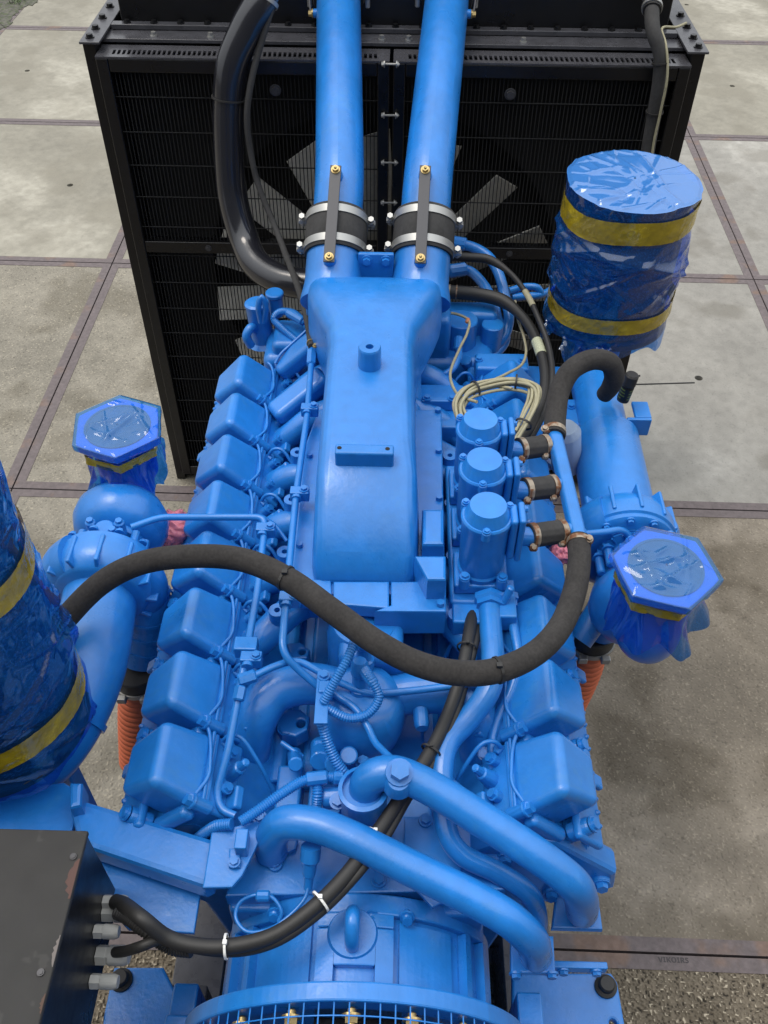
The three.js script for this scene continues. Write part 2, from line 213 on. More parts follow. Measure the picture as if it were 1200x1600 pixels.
// moss creeping over the far left slab corner, with weeds in the joint
{
  const ring = [[-4.0099, 0.004, -8.7665], [-3.7921, 0.004, -9.0011], [-3.6845, 0.004, -9.0387], [-3.6891, 0.004, -9.1716], [-3.7179, 0.004, -9.3064], [-3.6987, 0.004, -9.4463], [-3.7141, 0.004, -9.6238], [-3.6236, 0.004, -9.7006], [-3.5879, 0.004, -9.8876], [-3.8979, 0.004, -10.3803], [-4.68, 0.004, -10.3431]].map((p) => V(p));
  const pts = []; ring.forEach((p, i) => { const q = ring[(i + 1) % ring.length]; for (let k = 0; k < 6; k++) { const r = p.clone().lerp(q, k / 6); r.x += (rnd() - 0.5) * 0.05; r.z += (rnd() - 0.5) * 0.07; pts.push(r); } });
  const moss = part('moss_patch', plate(pts, 0.003, 0), std({ map: texture(256, (u, v) => { const d = F3(u, v), e = F4(v, u), k = sstep(0.5, 0.62, d * 0.6 + e * 0.4); return [0.34 - 0.09 * k + 0.2 * (e - 0.5), 0.335 - 0.06 * k + 0.2 * (e - 0.5), 0.30 - 0.11 * k + 0.16 * (e - 0.5)]; }, true, 1), roughness: 0.95, bumpMap: paintBump, bumpScale: 0.004 }), scene);
  moss.userData = { kind: 'stuff', label: 'dark moss patch on the far left slab corner', category: 'moss' };
  const leaf = std({ color: new THREE.Color().setRGB(0.09, 0.14, 0.04), roughness: 0.7, transmission: 0.2, thickness: 0, side: THREE.DoubleSide }), bl = [];
  for (const c of [[-3.8006, 0, -9.7419], [-3.9176, 0, -9.9609], [-3.7832, 0, -9.8539]]) for (let k = 0; k < 26; k++) { const a = rnd() * 6.283, L = 0.05 + rnd() * 0.1, t = 0.3 + rnd() * 0.9; bl.push(new THREE.ConeGeometry(0.006, L, 3).translate(0, L / 2, 0).scale(1, 1, 0.25).rotateX(t).rotateY(a).translate(c[0] + (rnd() - 0.5) * 0.12, 0, c[2] + (rnd() - 0.5) * 0.12)); }
  const w = part('weeds', bl, leaf, scene); w.userData = { kind: 'stuff', label: 'green weeds growing in the slab joint at the far left', category: 'weeds' };
  // letters stamped into the near steel edge
  const font = await new FontLoader().loadAsync('fonts/droid/droid_sans_bold.typeface.json');
  const tg = new TextGeometry('VIKOIRS', { font, size: 0.016, depth: 0.0006, curveSegments: 3, bevelEnabled: false }).rotateX(-Math.PI / 2), c = V([0.8794, 0, -0.9906]);
  tg.scale(1.12, 1, 1).rotateY(-0.012).translate(c.x, 0.0004, c.z);
  part('stamped_letters', tg, std({ color: new THREE.Color().setRGB(0.055, 0.05, 0.052), roughness: 0.8 }), scene.getObjectByName('ground'));
}
// unseen wall added behind the viewer to keep sky light off near slabs
{
  const o = part('added_sky_blocker', [bx(-9, -0.05, 3.2, 9, 7, 3.4, 0.01), ...Array.from({ length: 60 }, (_, i) => bx(-9 + i * 0.3, -0.05, 3.14, -8.85 + i * 0.3, 7, 3.199, 0.01))], std({ color: new THREE.Color().setRGB(0.16, 0.165, 0.17), roughness: 0.8 }), scene);
  o.userData = { kind: 'structure', label: 'grey ribbed wall added unseen behind the viewer to block sky light', category: 'wall' };
}

// ---------------------------------------------------------------- radiator with guard, fan and header tank
{
  const o = thing('radiator', 'large black radiator with barred fan guard standing behind the engine', 'radiator');
  const zf = -3.1, x0 = -1.0, x1 = 0.935, yt = 1.965, yb = 0.07, xm = -0.035;
  part('side_frame', [bx(-1.045, 0, -3.14, -1.003, 1.984, -3.68, 0.003)], M.black, o);
  part('side_frame', [bx(0.938, 0, -3.14, 0.982, 1.984, -3.68, 0.003)], M.black, o);
  part('base_frame', [bx(-1.03, 0, -3.17, 0.965, 0.07, -3.6, 0.004)], M.black, o);
  // guard frames: two doors side by side
  for (const [a, b, nm] of [[x0, xm - 0.006, 'left'], [xm + 0.006, x1, 'right']]) {
    const fr = part('guard_frame', [bx(a, yb, zf - 0.05, a + 0.04, yt - 0.012, zf, 0.004), bx(b - 0.04, yb, zf - 0.05, b, yt - 0.012, zf, 0.004), bx(a + 0.0405, yt - 0.055, zf - 0.05, b - 0.0405, yt - 0.012, zf - 0.0005, 0.004), bx(a + 0.0405, yb, zf - 0.05, b - 0.0405, yb + 0.05, zf - 0.0005, 0.004), bx(a + 0.0405, 1.247, zf - 0.045, b - 0.0405, 1.293, zf - 0.002, 0.003)], M.black, o);
    fr.userData.label = 'black sheet frame of the ' + nm + ' guard door';
    const wires = [], proto = new THREE.BoxGeometry(0.0028, yt - yb - 0.09, 0.004);
    for (let x = a + 0.05; x < b - 0.045; x += 0.0132) wires.push(proto.clone().translate(x, (yt + yb) / 2, zf - 0.02));
    const gw = part('guard_bars', wires, M.hole, o); gw.userData.kind = 'stuff';
    for (let y = 1.826; y > yb + 0.06; y -= 0.1195) part('cross_wire', new THREE.CylinderGeometry(0.0021, 0.0021, b - a - 0.07, 6).rotateZ(Math.PI / 2).translate((a + b) / 2, y, zf - 0.0145), M.hole, o);
    // top plate with a row of slots
    const sh = new THREE.Shape([[a, 0], [b, 0], [b, 0.105], [a, 0.105]].map(([x, z]) => new THREE.Vector2(x, z)));
    for (let x = a + 0.05; x < b - 0.045; x += 0.0165) { const h = new THREE.Path([[x, 0.022], [x + 0.010, 0.022], [x + 0.008, 0.062], [x - 0.002, 0.062]].map(([p, q]) => new THREE.Vector2(p, q))); sh.holes.push(h); }
    part('slotted_top', [new THREE.ExtrudeGeometry(sh, { depth: 0.006, bevelEnabled: false }).rotateX(-Math.PI / 2).translate(0, yt - 0.0115, zf)], M.deck, o);
  }
  // bolts down the middle joint
  for (const y of [1.955, 1.79, 1.625, 1.475, 1.24, 0.9]) { part('joint_bolt', [cyl([xm - 0.028, y, zf + 0.012], [xm + 0.028, y, zf + 0.012], 0.0035, 0.0035, 8), ...bolt([xm - 0.022, y, zf + 0.012], [-1, 0, 0], 0.008, 0.008), ...bolt([xm + 0.016, y, zf + 0.012], [1, 0, 0], 0.008, 0.006)], M.zinc, o); }
  for (const x of [-0.72, -0.36, 0.42, 0.72]) part('guard_bolt', bolt([x, 1.27, zf - 0.002], [0, 0, 1], 0.009, 0.006), M.strap, o);
  for (const [x, y] of [[-0.42, 1.86], [0.36, 1.86]]) part('guard_bolt', bolt([x, y, zf - 0.004], [0, 0, 1], 0.014, 0.008), M.strap, o);
  // top deck, flange strip, header tank
  part('top_deck', [bx(-1.03, 1.966, -3.30, 0.965, 1.978, -3.207, 0.002), bx(-1.052, 1.985, -3.13, -0.985, 1.993, -3.70, 0.002), bx(0.92, 1.985, -3.13, 0.99, 1.993, -3.70, 0.002)], M.deck, o);
  const tank = part('header_tank', [bx(-0.955, 1.986, -3.322, 0.89, 2.6, -3.72, 0.006)], M.black, o);
  part('flange', [bx(-0.982, 1.98, -3.284, 0.918, 1.996, -3.319, 0.002)], M.deck, tank);
  for (let x = -0.93; x < 0.88; x += 0.0905) part('flange_bolt', bolt([x, 1.996, -3.302], [0, 1, 0], 0.009, 0.008), M.black, o);
  for (const x of [-1.025, 0.962]) for (const z of [-3.17, -3.25, -3.35, -3.46]) part('corner_bolt', bolt([x, 1.993, z], [0, 1, 0], 0.011, 0.01), M.black, o);
  for (const x of [-0.83, -0.64, -0.07, 0.02, 0.4, 0.86]) part('deck_screw', bolt([x, 1.978, -3.235], [0, 1, 0], 0.009, 0.012), M.zinc, o);
  // core, shroud and fan
  const core = part('core', [bx(-1.0, 0.075, -3.5, 0.935, 1.96, -3.6, 0.002)], M.hole, o);
  const sh = new THREE.Shape([[-1.0, 0.07], [0.935, 0.07], [0.935, 1.96], [-1.0, 1.96]].map(([x, y]) => new THREE.Vector2(x, y))); const c = new THREE.Path(); c.absarc(-0.057, 1.0, 0.71, 0, Math.PI * 2); sh.holes.push(c);
  part('shroud', new THREE.ExtrudeGeometry(sh, { depth: 0.02, bevelEnabled: false, curveSegments: 48 }).translate(0, 0, -3.38), M.hole, o);
  const fan = part('fan', [rev([-0.057, 1.0, -3.36], [-0.057, 1.0, -3.1], [[0, 0], [0.13, 0], [0.14, 0.02], [0.14, 0.1], [0.08, 0.13], [0, 0.13]], 32)], M.strap, o);
  for (let k = 0; k < 16; k++) { const b = new RoundedBoxGeometry(0.5, 0.135, 0.006, 2, 0.003); b.rotateX(0.5); b.translate(0.43, 0, 0).rotateZ((26 + 22.5 * k) * Math.PI / 180).translate(-0.057, 1.0, -3.2); part('blade', b, M.blade, fan); }
}

// ---------------------------------------------------------------- the engine
const CX = -0.055, Z0 = -0.90, PITCH = 0.177;   // middle plane, nearest cylinder, cylinder spacing
const engine = thing('diesel_engine', 'blue painted V sixteen diesel engine filling the middle of the yard', 'engine');
const q45 = Math.SQRT1_2;
{
  // crankcase: V shaped section
  const sec = [[-0.2, 0.32], [0.2, 0.32], [0.3, 0.55], [0.36, 0.95], [0.5, 1.10], [0.27, 1.30], [0.13, 1.16], [-0.13, 1.16], [-0.27, 1.30], [-0.5, 1.10], [-0.36, 0.95], [-0.3, 0.55]].map(([x, y]) => [x + CX, y]);
  part('crankcase', [prismZ(sec, -0.79, -2.27, 0.01), bx(CX - 0.28, 1.10, -0.83, CX + 0.28, 1.19, -2.25, 0.01)], M.blue, engine);
  part('sump', [prismZ([[-0.22, 0.2], [0.22, 0.2], [0.27, 0.4], [0.27, 0.5], [-0.27, 0.5], [-0.27, 0.4]].map(([x, y]) => [x + CX, y]), -0.75, -2.2, 0.012)], M.blue, engine);
  // front gear case, behind the intake housing and next to the fan
  part('gear_case', [bx(CX - 0.36, 0.45, -2.28, CX + 0.36, 1.38, -2.46, 0.03, 3), bx(CX - 0.2, 1.3, -2.3, CX + 0.22, 1.52, -2.42, 0.02), bx(CX - 0.33, 1.30, -2.3, CX - 0.2, 1.42, -2.44, 0.02)], M.blue, engine);
  part('belt_guard', [rev([CX, 1.0, -2.46], [CX, 1.0, -2.7], [[0, 0], [0.12, 0], [0.12, 0.12], [0.05, 0.15], [0.05, 0.6], [0, 0.6]], 24)], M.strap, engine);

  // cylinder heads with rocker covers
  function head(s, z, near) {
    const rx = CX + s * 0.395, ry = 1.45; // inner top corner of the cover
    const a = V(s * q45, q45, 0), b = V(-s * q45, q45, 0);
    const g = (da, db, dz) => V(rx, ry, z).addScaledVector(a, da).addScaledVector(b, db).add(V(0, 0, dz));
    const place = (geo, da, db, dz) => { const p = g(da, db, dz); return geo.rotateZ(-s * Math.PI / 4).translate(p.x, p.y, p.z); };
    const body = part('cylinder_head', [place(new RoundedBoxGeometry(0.158, 0.08, 0.168, 2, 0.008), -0.152, -0.071, 0), place(new RoundedBoxGeometry(0.152, 0.012, 0.166, 2, 0.004), -0.116, -0.062, 0)], M.blue, engine);
    // cover: drafted box with rounded edges, deeper at the near side
    const c = new RoundedBoxGeometry(0.130, 0.124, 0.152, 5, 0.020), p = c.attributes.position;
    for (let i = 0; i < p.count; i++) { const t = p.getY(i) / 0.124 + 0.5; p.setX(i, p.getX(i) * (1.06 - 0.10 * t)); p.setZ(i, p.getZ(i) * (1.07 - 0.14 * t) * (1 - 0.24 * sstep(0.45, 1, s * p.getX(i) / 0.13 + 0.5))); }
    c.computeVertexNormals(); const cov = part('rocker_cover', place(norm(c), -0.052, -0.057, 0), M.blue, body);
    part('seam', place(new RoundedBoxGeometry(0.162, 0.008, 0.170, 2, 0.003), -0.106, -0.064, 0), M.blue, body);
    // lugs on the near side, between this cover and the next
    const lug = (db, dz) => { const p0 = g(-0.078, db, dz), p1 = g(-0.024, db, dz); return rev(p0, p1, [[0, 0], [0.019, 0], [0.018, 0.045], [0.016, 0.049], [0, 0.049]], 18); };
    const bar = place(new RoundedBoxGeometry(0.11, 0.035, 0.03, 3, 0.013), -0.096, -0.066, 0.086);
    part('lug', [lug(-0.132, 0.078), bar], M.blue, body);
    part('cover_bolt', [...bolt(g(-0.024, -0.132, 0.078), a, 0.0125, 0.007, true, 12)], M.blue, body);
    part('lug', [lug(-0.132, -0.074)], M.blue, body);
    part('cover_bolt', [...bolt(g(-0.024, -0.132, -0.074), a, 0.0125, 0.007, true, 12)], M.blue, body);
    part('cover_bolt', [cyl(g(-0.13, 0.006, 0.076), g(-0.085, 0.006, 0.076), 0.014), ...bolt(g(-0.085, 0.006, 0.076), a, 0.012, 0.014)], M.blue, body);
    part('gallery', [place(new RoundedBoxGeometry(0.03, 0.05, 0.174, 2, 0.008), -0.09, -0.150, 0)], M.blue, body);
    for (const dz of [-0.06, -0.03, 0.0, 0.03, 0.06]) part('stud', [cyl(g(-0.044, -0.183, dz), g(-0.036, -0.183, dz), 0.0065, 0.0055, 8)], M.blue, body);
    // bolts and nozzle stubs on the inner, valley side
    for (const dz of [-0.05, 0.03]) part('valley_bolt', [cyl(g(-0.15, 0.0, dz), g(-0.15, 0.024, dz), 0.013, 0.012, 12), ...bolt(g(-0.15, 0.024, dz), b, 0.010, 0.009)], M.blue, body);
    part('nozzle_stub', [cyl(g(-0.165, 0.0, -0.012), g(-0.16, 0.05, -0.012), 0.019, 0.014, 14), cyl(g(-0.16, 0.04, -0.012), g(-0.155, 0.075, -0.012), 0.010, 0.009, 10), place(new RoundedBoxGeometry(0.04, 0.022, 0.05, 2, 0.006), -0.175, 0.02, 0.045)], M.blue, body);
    return body;
  }
  for (let k = 0; k < 8; k++) for (const s of [-1, 1]) head(s, Z0 - PITCH * k, k === 0);
  // end faces of the two head banks, below the nearest covers
  for (const s of [-1, 1]) {
    const zz = s < 0 ? -0.845 : -0.825;
    part('bank_end', [prismZ([[0.20, 1.19], [0.33, 1.32], [0.40, 1.31], [0.55, 1.16], [0.56, 1.08], [0.45, 0.98], [0.3, 1.02]].map(([x, y]) => [CX + s * x, y]).slice()[s > 0 ? 'slice' : 'reverse'](), zz - 0.03, zz + 0.03, 0.012)], M.blue, engine);
    for (const [x, y] of [[0.30, 1.25], [0.52, 1.13], [0.42, 1.07]]) part('end_bolt', [cyl([CX + s * x, y, zz + 0.02], [CX + s * x, y, zz + 0.04], 0.02), ...bolt([CX + s * x, y, zz + 0.04], [0, 0.2, 1], 0.014, 0.012)], M.blue, engine);
    // side rail along the outer edge with lifting ears
    for (const z of [-0.95, -1.22, -1.62, -1.95]) part('ear', [at(bx(-0.022, -0.008, -0.016, 0.022, 0.008, 0.016, 0.006), CX + s * 0.502, 1.275, z, 0, 0, -s * Math.PI / 4)], M.blue, engine);
    { const g = new RoundedBoxGeometry(0.085, 0.02, 1.45, 3, 0.009).rotateZ(-s * Math.PI / 4).translate(CX + s * (0.395 - 0.052 * q45 + 0.152 * q45), 1.45 - 0.052 * q45 - 0.152 * q45, -1.52); part('bank_rail', g, M.blue, engine); }
    // exhaust manifold in the shade below the rail
    part('exhaust_manifold', [cyl([CX + s * 0.47, 1.02, -0.95], [CX + s * 0.47, 1.02, -2.15], 0.055), ...[0, 1, 2, 3, 4, 5, 6, 7].map((k) => cyl([CX + s * 0.42, 1.16, Z0 - PITCH * k], [CX + s * 0.48, 1.02, Z0 - PITCH * k], 0.03))], M.blue, engine);
  }
  part('bank_port', [cyl([0.3159, 1.28, -0.8886], [0.2868, 1.26, -0.8832], 0.024, 0.022, 18), cyl([0.4132, 1.2, -0.8401], [0.4239, 1.18, -0.8238], 0.03, 0.026, 20), hose([[0.3373, 1.18, -0.8755], [0.3802, 1.16, -0.8595], [0.4301, 1.15, -0.8551]], 0.022, 14, 14)], M.blue, engine);
  for (const p of [[0.3194, 1.3, -0.8819], [0.4102, 1.22, -0.8424], [0.377, 1.17, -0.831], [0.4632, 1.15, -0.8417]]) part('bank_bolt', [cyl(p, V(p).add(V(0, 0.012, 0.016)), 0.017, 0.016, 14), ...bolt(V(p).add(V(0, 0.011, 0.015)), [0, 0.6, 0.8], 0.0125, 0.011)], M.blue, engine);
  part('bank_bracket', [plate([[0.4119, 1.12, -0.8388], [0.4429, 1.12, -0.8611], [0.4711, 1.12, -0.8303], [0.4663, 1.12, -0.8161], [0.4373, 1.12, -0.8182]], 0.03, 0.005)], M.blue, engine);
  // intake runners from the housing to the heads
  for (let k = 0; k < 8; k++) for (const s of [-1, 1]) {
    if (k < 2) continue;
    const z = Z0 - PITCH * k + 0.01, steep = k > 5;
    const r = part('intake_runner', [hose([[CX + s * 0.10, steep ? 1.42 : 1.375, z - (steep ? 0.06 : k === 2 ? 0.12 : 0)], [CX + s * 0.18, steep ? 1.4 : 1.375, z - (steep ? 0.03 : k === 2 ? 0.07 : 0)], [CX + s * 0.25, 1.35, z], [CX + s * 0.31, 1.29, z]], steep ? 0.034 : 0.037, 16, 16), bx(CX + s * 0.275, 1.31, z - 0.028, CX + s * 0.305, 1.355, z + 0.028, 0.006)], M.blue, engine);
    if (!steep) { part('boss', [rev([CX + s * 0.205, 1.36, z - 0.03], [CX + s * 0.205, 1.5, z - 0.03], [[0, 0], [0.022, 0], [0.019, 0.07], [0.007, 0.07], [0.007, 0.05], [0, 0.05]], 18)], M.blue, r); }
    part('coupling_flange', [cyl([CX + s * 0.295, 1.31, z], [CX + s * 0.32, 1.28, z], 0.048)], M.blue, r);
  }
  // injector lines looping between the covers and the valley
  for (const s of [-1, 1]) for (let k = 0; k < 8; k++) {
    const z = Z0 - PITCH * k, x = (d) => CX + s * d;
    part('leak_off_line', [pipe([[x(0.335), 1.395, z + 0.075], [x(0.327), 1.392, z + 0.06], [x(0.305), 1.388, z + 0.02], [x(0.312), 1.39, z - 0.05], [x(0.322), 1.392, z - 0.088], [x(0.335), 1.395, z - 0.1]], 0.0042, 0.02, 8), cyl([x(0.333), 1.36, z + 0.074], [x(0.333), 1.40, z + 0.074], 0.009), ...bolt([x(0.333), 1.398, z + 0.074], [0, 1, 0], 0.008, 0.006)], M.blue, engine);
    part('injector_line', [pipe([[x(0.30), 1.35, z - 0.07], [x(0.283), 1.39, z - 0.075], [x(0.25), 1.395, z - 0.07], [x(0.21), 1.34, z - 0.03], [x(0.18), 1.25, z + 0.0]], 0.0048, 0.03, 8), ...[cyl([x(0.305), 1.33, z - 0.07], [x(0.285), 1.365, z - 0.073], 0.012, 0.012, 6)]], M.blue, engine);
    part('injection_pump', [rev([x(0.285), 1.2, z - 0.075], [x(0.29), 1.4, z - 0.08], [[0, 0], [0.026, 0], [0.026, 0.09], [0.018, 0.1], [0.016, 0.13], [0.01, 0.135], [0, 0.135]], 16), bx(x(0.22), 1.19, z - 0.10, x(0.30), 1.25, z - 0.05, 0.006)], M.blue, engine);
  }
  // valley floor clutter: pump cam box, oil gallery
  part('valley_cover', [bx(CX - 0.14, 1.16, -0.95, CX + 0.14, 1.21, -2.2, 0.012), cyl([CX - 0.19, 1.22, -0.95], [CX - 0.19, 1.22, -2.2], 0.02), cyl([CX + 0.19, 1.22, -0.95], [CX + 0.19, 1.22, -2.2], 0.02)], M.blue, engine);
}
// intake housing: long rounded casting that widens to two necks
{
  const o = engine, rings = [];
  //            z      cx     width  top    base  r      topscale
  for (const [z, cx, w, top, bas, r, tw] of [[-1.318, -0.062, 0.215, 1.492, 1.46, 0.015, 0.9], [-1.33, -0.062, 0.238, 1.515, 1.46, 0.024, 0.9], [-1.355, -0.062, 0.25, 1.545, 1.46, 0.03, 0.9], [-1.40, -0.062, 0.254, 1.585, 1.46, 0.034, 0.9], [-1.46, -0.062, 0.256, 1.622, 1.46, 0.034, 0.9], [-1.52, -0.062, 0.255, 1.648, 1.46, 0.034, 0.9], [-1.6, -0.064, 0.252, 1.665, 1.46, 0.036, 0.89], [-1.8, -0.066, 0.25, 1.685, 1.46, 0.036, 0.88], [-1.95, -0.066, 0.25, 1.695, 1.47, 0.038, 0.88], [-2.03, -0.066, 0.268, 1.70, 1.47, 0.05, 0.9], [-2.09, -0.066, 0.31, 1.705, 1.47, 0.055, 0.93], [-2.15, -0.066, 0.355, 1.708, 1.475, 0.06, 0.95], [-2.20, -0.065, 0.382, 1.703, 1.48, 0.06, 0.97], [-2.24, -0.064, 0.39, 1.695, 1.485, 0.055, 0.98], [-2.27, -0.064, 0.38, 1.68, 1.49, 0.045, 0.98], [-2.285, -0.064, 0.35, 1.66, 1.50, 0.035, 0.98]]) rings.push(rrect(cx, (top + bas) / 2, w, top - bas, r, z, 8, tw));
  const h = part('intake_housing', [loft(rings.reverse(), true, true, 0.9)], M.blue, o);
  part('eye_boss', [rev([-0.066, 1.668, -1.855], [-0.066, 1.8, -1.855], [[0, -0.02], [0.040, 0.005], [0.030, 0.018], [0.0285, 0.072], [0.026, 0.076], [0.010, 0.076], [0.010, 0.055], [0, 0.055]], 24)], M.blue, h);
  const pad = part('pad', [bx(-0.135, 1.64, -1.525, 0.0, 1.69, -1.558, 0.006)], M.blue, h);
  for (const x of [-0.125, -0.015]) part('hole', [cyl([x, 1.6885, -1.542], [x, 1.6908, -1.542], 0.0055, 0.0055, 10, 0.0002)], M.hole, pad);
  // flange plate all round and the stepped near end
  const fl = part('flange', [plate([[-0.2109, 1.475, -1.9292], [-0.2368, 1.475, -1.7727], [-0.2305, 1.475, -1.338], [-0.2301, 1.475, -1.2856], [0.1231, 1.475, -1.2954], [0.1282, 1.475, -1.9397]], 0.03, 0.004)], M.blue, o);
  part('end_block', [plate([[-0.2326, 1.485, -1.3202], [-0.1379, 1.485, -1.3229], [-0.1311, 1.485, -1.2586], [-0.2227, 1.485, -1.2597]], 0.03, 0.003), plate([[-0.1313, 1.49, -1.3134], [-0.005, 1.49, -1.3169], [-0.0037, 1.49, -1.2404], [-0.1275, 1.49, -1.2495]], 0.04, 0.004), plate([[-0.0007, 1.49, -1.317], [0.1243, 1.49, -1.3205], [0.1222, 1.49, -1.235], [-0.036, 1.49, -1.2307], [0.0004, 1.49, -1.2494]], 0.085, 0.004), plate([[0.0508, 1.56, -1.3348], [0.1207, 1.56, -1.3368], [0.119, 1.56, -1.2687], [0.0786, 1.56, -1.2676]], 0.1, 0.006), plate([[0.0694, 1.55, -1.4889], [0.1206, 1.55, -1.4904], [0.118, 1.55, -1.3798], [0.0686, 1.55, -1.3784]], 0.07, 0.008)], M.blue, fl);
  for (const p of [[0.1175, 1.475, -1.9312], [0.1161, 1.475, -1.7685], [0.1144, 1.475, -1.595], [0.1098, 1.491, -1.2517], [-0.2192, 1.475, -1.7413], [-0.2193, 1.475, -1.4305]]) part('flange_bolt', bolt(p, [0, 1, 0], 0.009, 0.009, false), M.blue, fl);
  // lower body under the flange
  part('housing_base', [bx(CX - 0.13, 1.33, -1.34, CX + 0.13, 1.45, -2.18, 0.02, 3), bx(CX - 0.145, 1.36, -1.3, CX - 0.06, 1.452, -1.36, 0.012)], M.blue, o);
}
part('lift_bracket', [bx(-0.115, 1.4, -2.34, -0.012, 1.72, -2.325, 0.004), bx(-0.10, 1.42, -2.322, -0.03, 1.5, -2.28, 0.006), ...bolt([-0.09, 1.70, -2.325], [0, 0, 1], 0.012, 0.01), ...bolt([-0.035, 1.70, -2.325], [0, 0, 1], 0.012, 0.01)], M.blue, engine);
// left rails: two long fuel pipes held by clamp blocks
{
  const clampBlock = (p, par) => { const c = V(p); part('pipe_clamp', [bx(c.x - 0.016, c.y - 0.016, c.z - 0.013, c.x + 0.03, c.y + 0.014, c.z + 0.013, 0.003), ...bolt([c.x + 0.018, c.y + 0.014, c.z], [0, 1, 0], 0.0085, 0.007), rev([c.x, c.y, c.z + 0.012], [c.x, c.y, c.z + 0.03], [[0, 0], [0.013, 0], [0.013, 0.009], [0, 0.009]], 12)], M.blue, par); };
  const r1 = part('fuel_rail', [pipe([[-0.2392, 1.52, -2.099], [-0.232, 1.52, -1.8489], [-0.2357, 1.52, -1.5626], [-0.2295, 1.52, -1.2375], [-0.228, 1.5, -1.1081], [-0.1881, 1.46, -1.0879], [-0.1307, 1.42, -1.0595]], 0.0085, 0.03)], M.blue, engine);
  part('fitting', [cyl([-0.2417, 1.53, -2.1611], [-0.2388, 1.52, -2.0695], 0.014, 0.014, 6)], M.blue, r1);
  for (const p of [[-0.2341, 1.52, -1.875], [-0.2339, 1.52, -1.5604], [-0.228, 1.52, -1.2357]]) clampBlock(p, r1);
  const r2 = part('fuel_rail', [pipe([[-0.6198, 1.5, -1.4557], [-0.558, 1.5, -1.4908], [-0.4382, 1.49, -1.5037], [-0.3132, 1.49, -1.5073], [-0.3062, 1.485, -1.4827], [-0.302, 1.48, -1.2851], [-0.307, 1.47, -1.1434], [-0.3147, 1.45, -1.0279], [-0.3285, 1.4, -0.9224], [-0.3463, 1.36, -0.8579], [-0.3342, 1.35, -0.8287], [-0.3027, 1.35, -0.816]], 0.0085, 0.025)], M.blue, engine);
  for (const p of [[-0.3094, 1.485, -1.4701], [-0.3016, 1.47, -1.1105]]) clampBlock(p, r2);
  part('tee_block', [bx(-0.335, 1.45, -1.16, -0.285, 1.485, -1.125, 0.004)], M.blue, r2);
  part('tee_nut', [cyl([-0.3166, 1.468, -1.0569], [-0.2808, 1.468, -1.0721], 0.014, 0.014, 6), cyl([-0.3089, 1.465, -1.0465], [-0.3128, 1.455, -1.0171], 0.013, 0.013, 6)], M.blue, r2);
  part('branch_pipe', [pipe([[-0.2846, 1.468, -1.0704], [-0.2429, 1.468, -1.0972], [-0.1977, 1.46, -1.1201], [-0.1205, 1.44, -1.0836], [-0.0447, 1.42, -1.0618], [0.044, 1.42, -1.0721], [0.1534, 1.43, -1.0846], [0.2102, 1.42, -1.1055]], 0.008, 0.03)], M.blue, engine);
  part('branch_pipe', [pipe([[-0.1621, 1.43, -1.0842], [-0.0702, 1.43, -1.0236], [-0.0421, 1.42, -0.9848], [-0.0277, 1.42, -0.9482], [0.0157, 1.46, -0.882]], 0.0075, 0.02)], M.blue, engine);
  // thin line across to the left bank
  part('thin_line', [pipe([[-0.3132, 1.49, -1.5073], [-0.2847, 1.47, -1.5013], [-0.2549, 1.45, -1.468]], 0.005, 0.01, 8)], M.blue, engine);
}
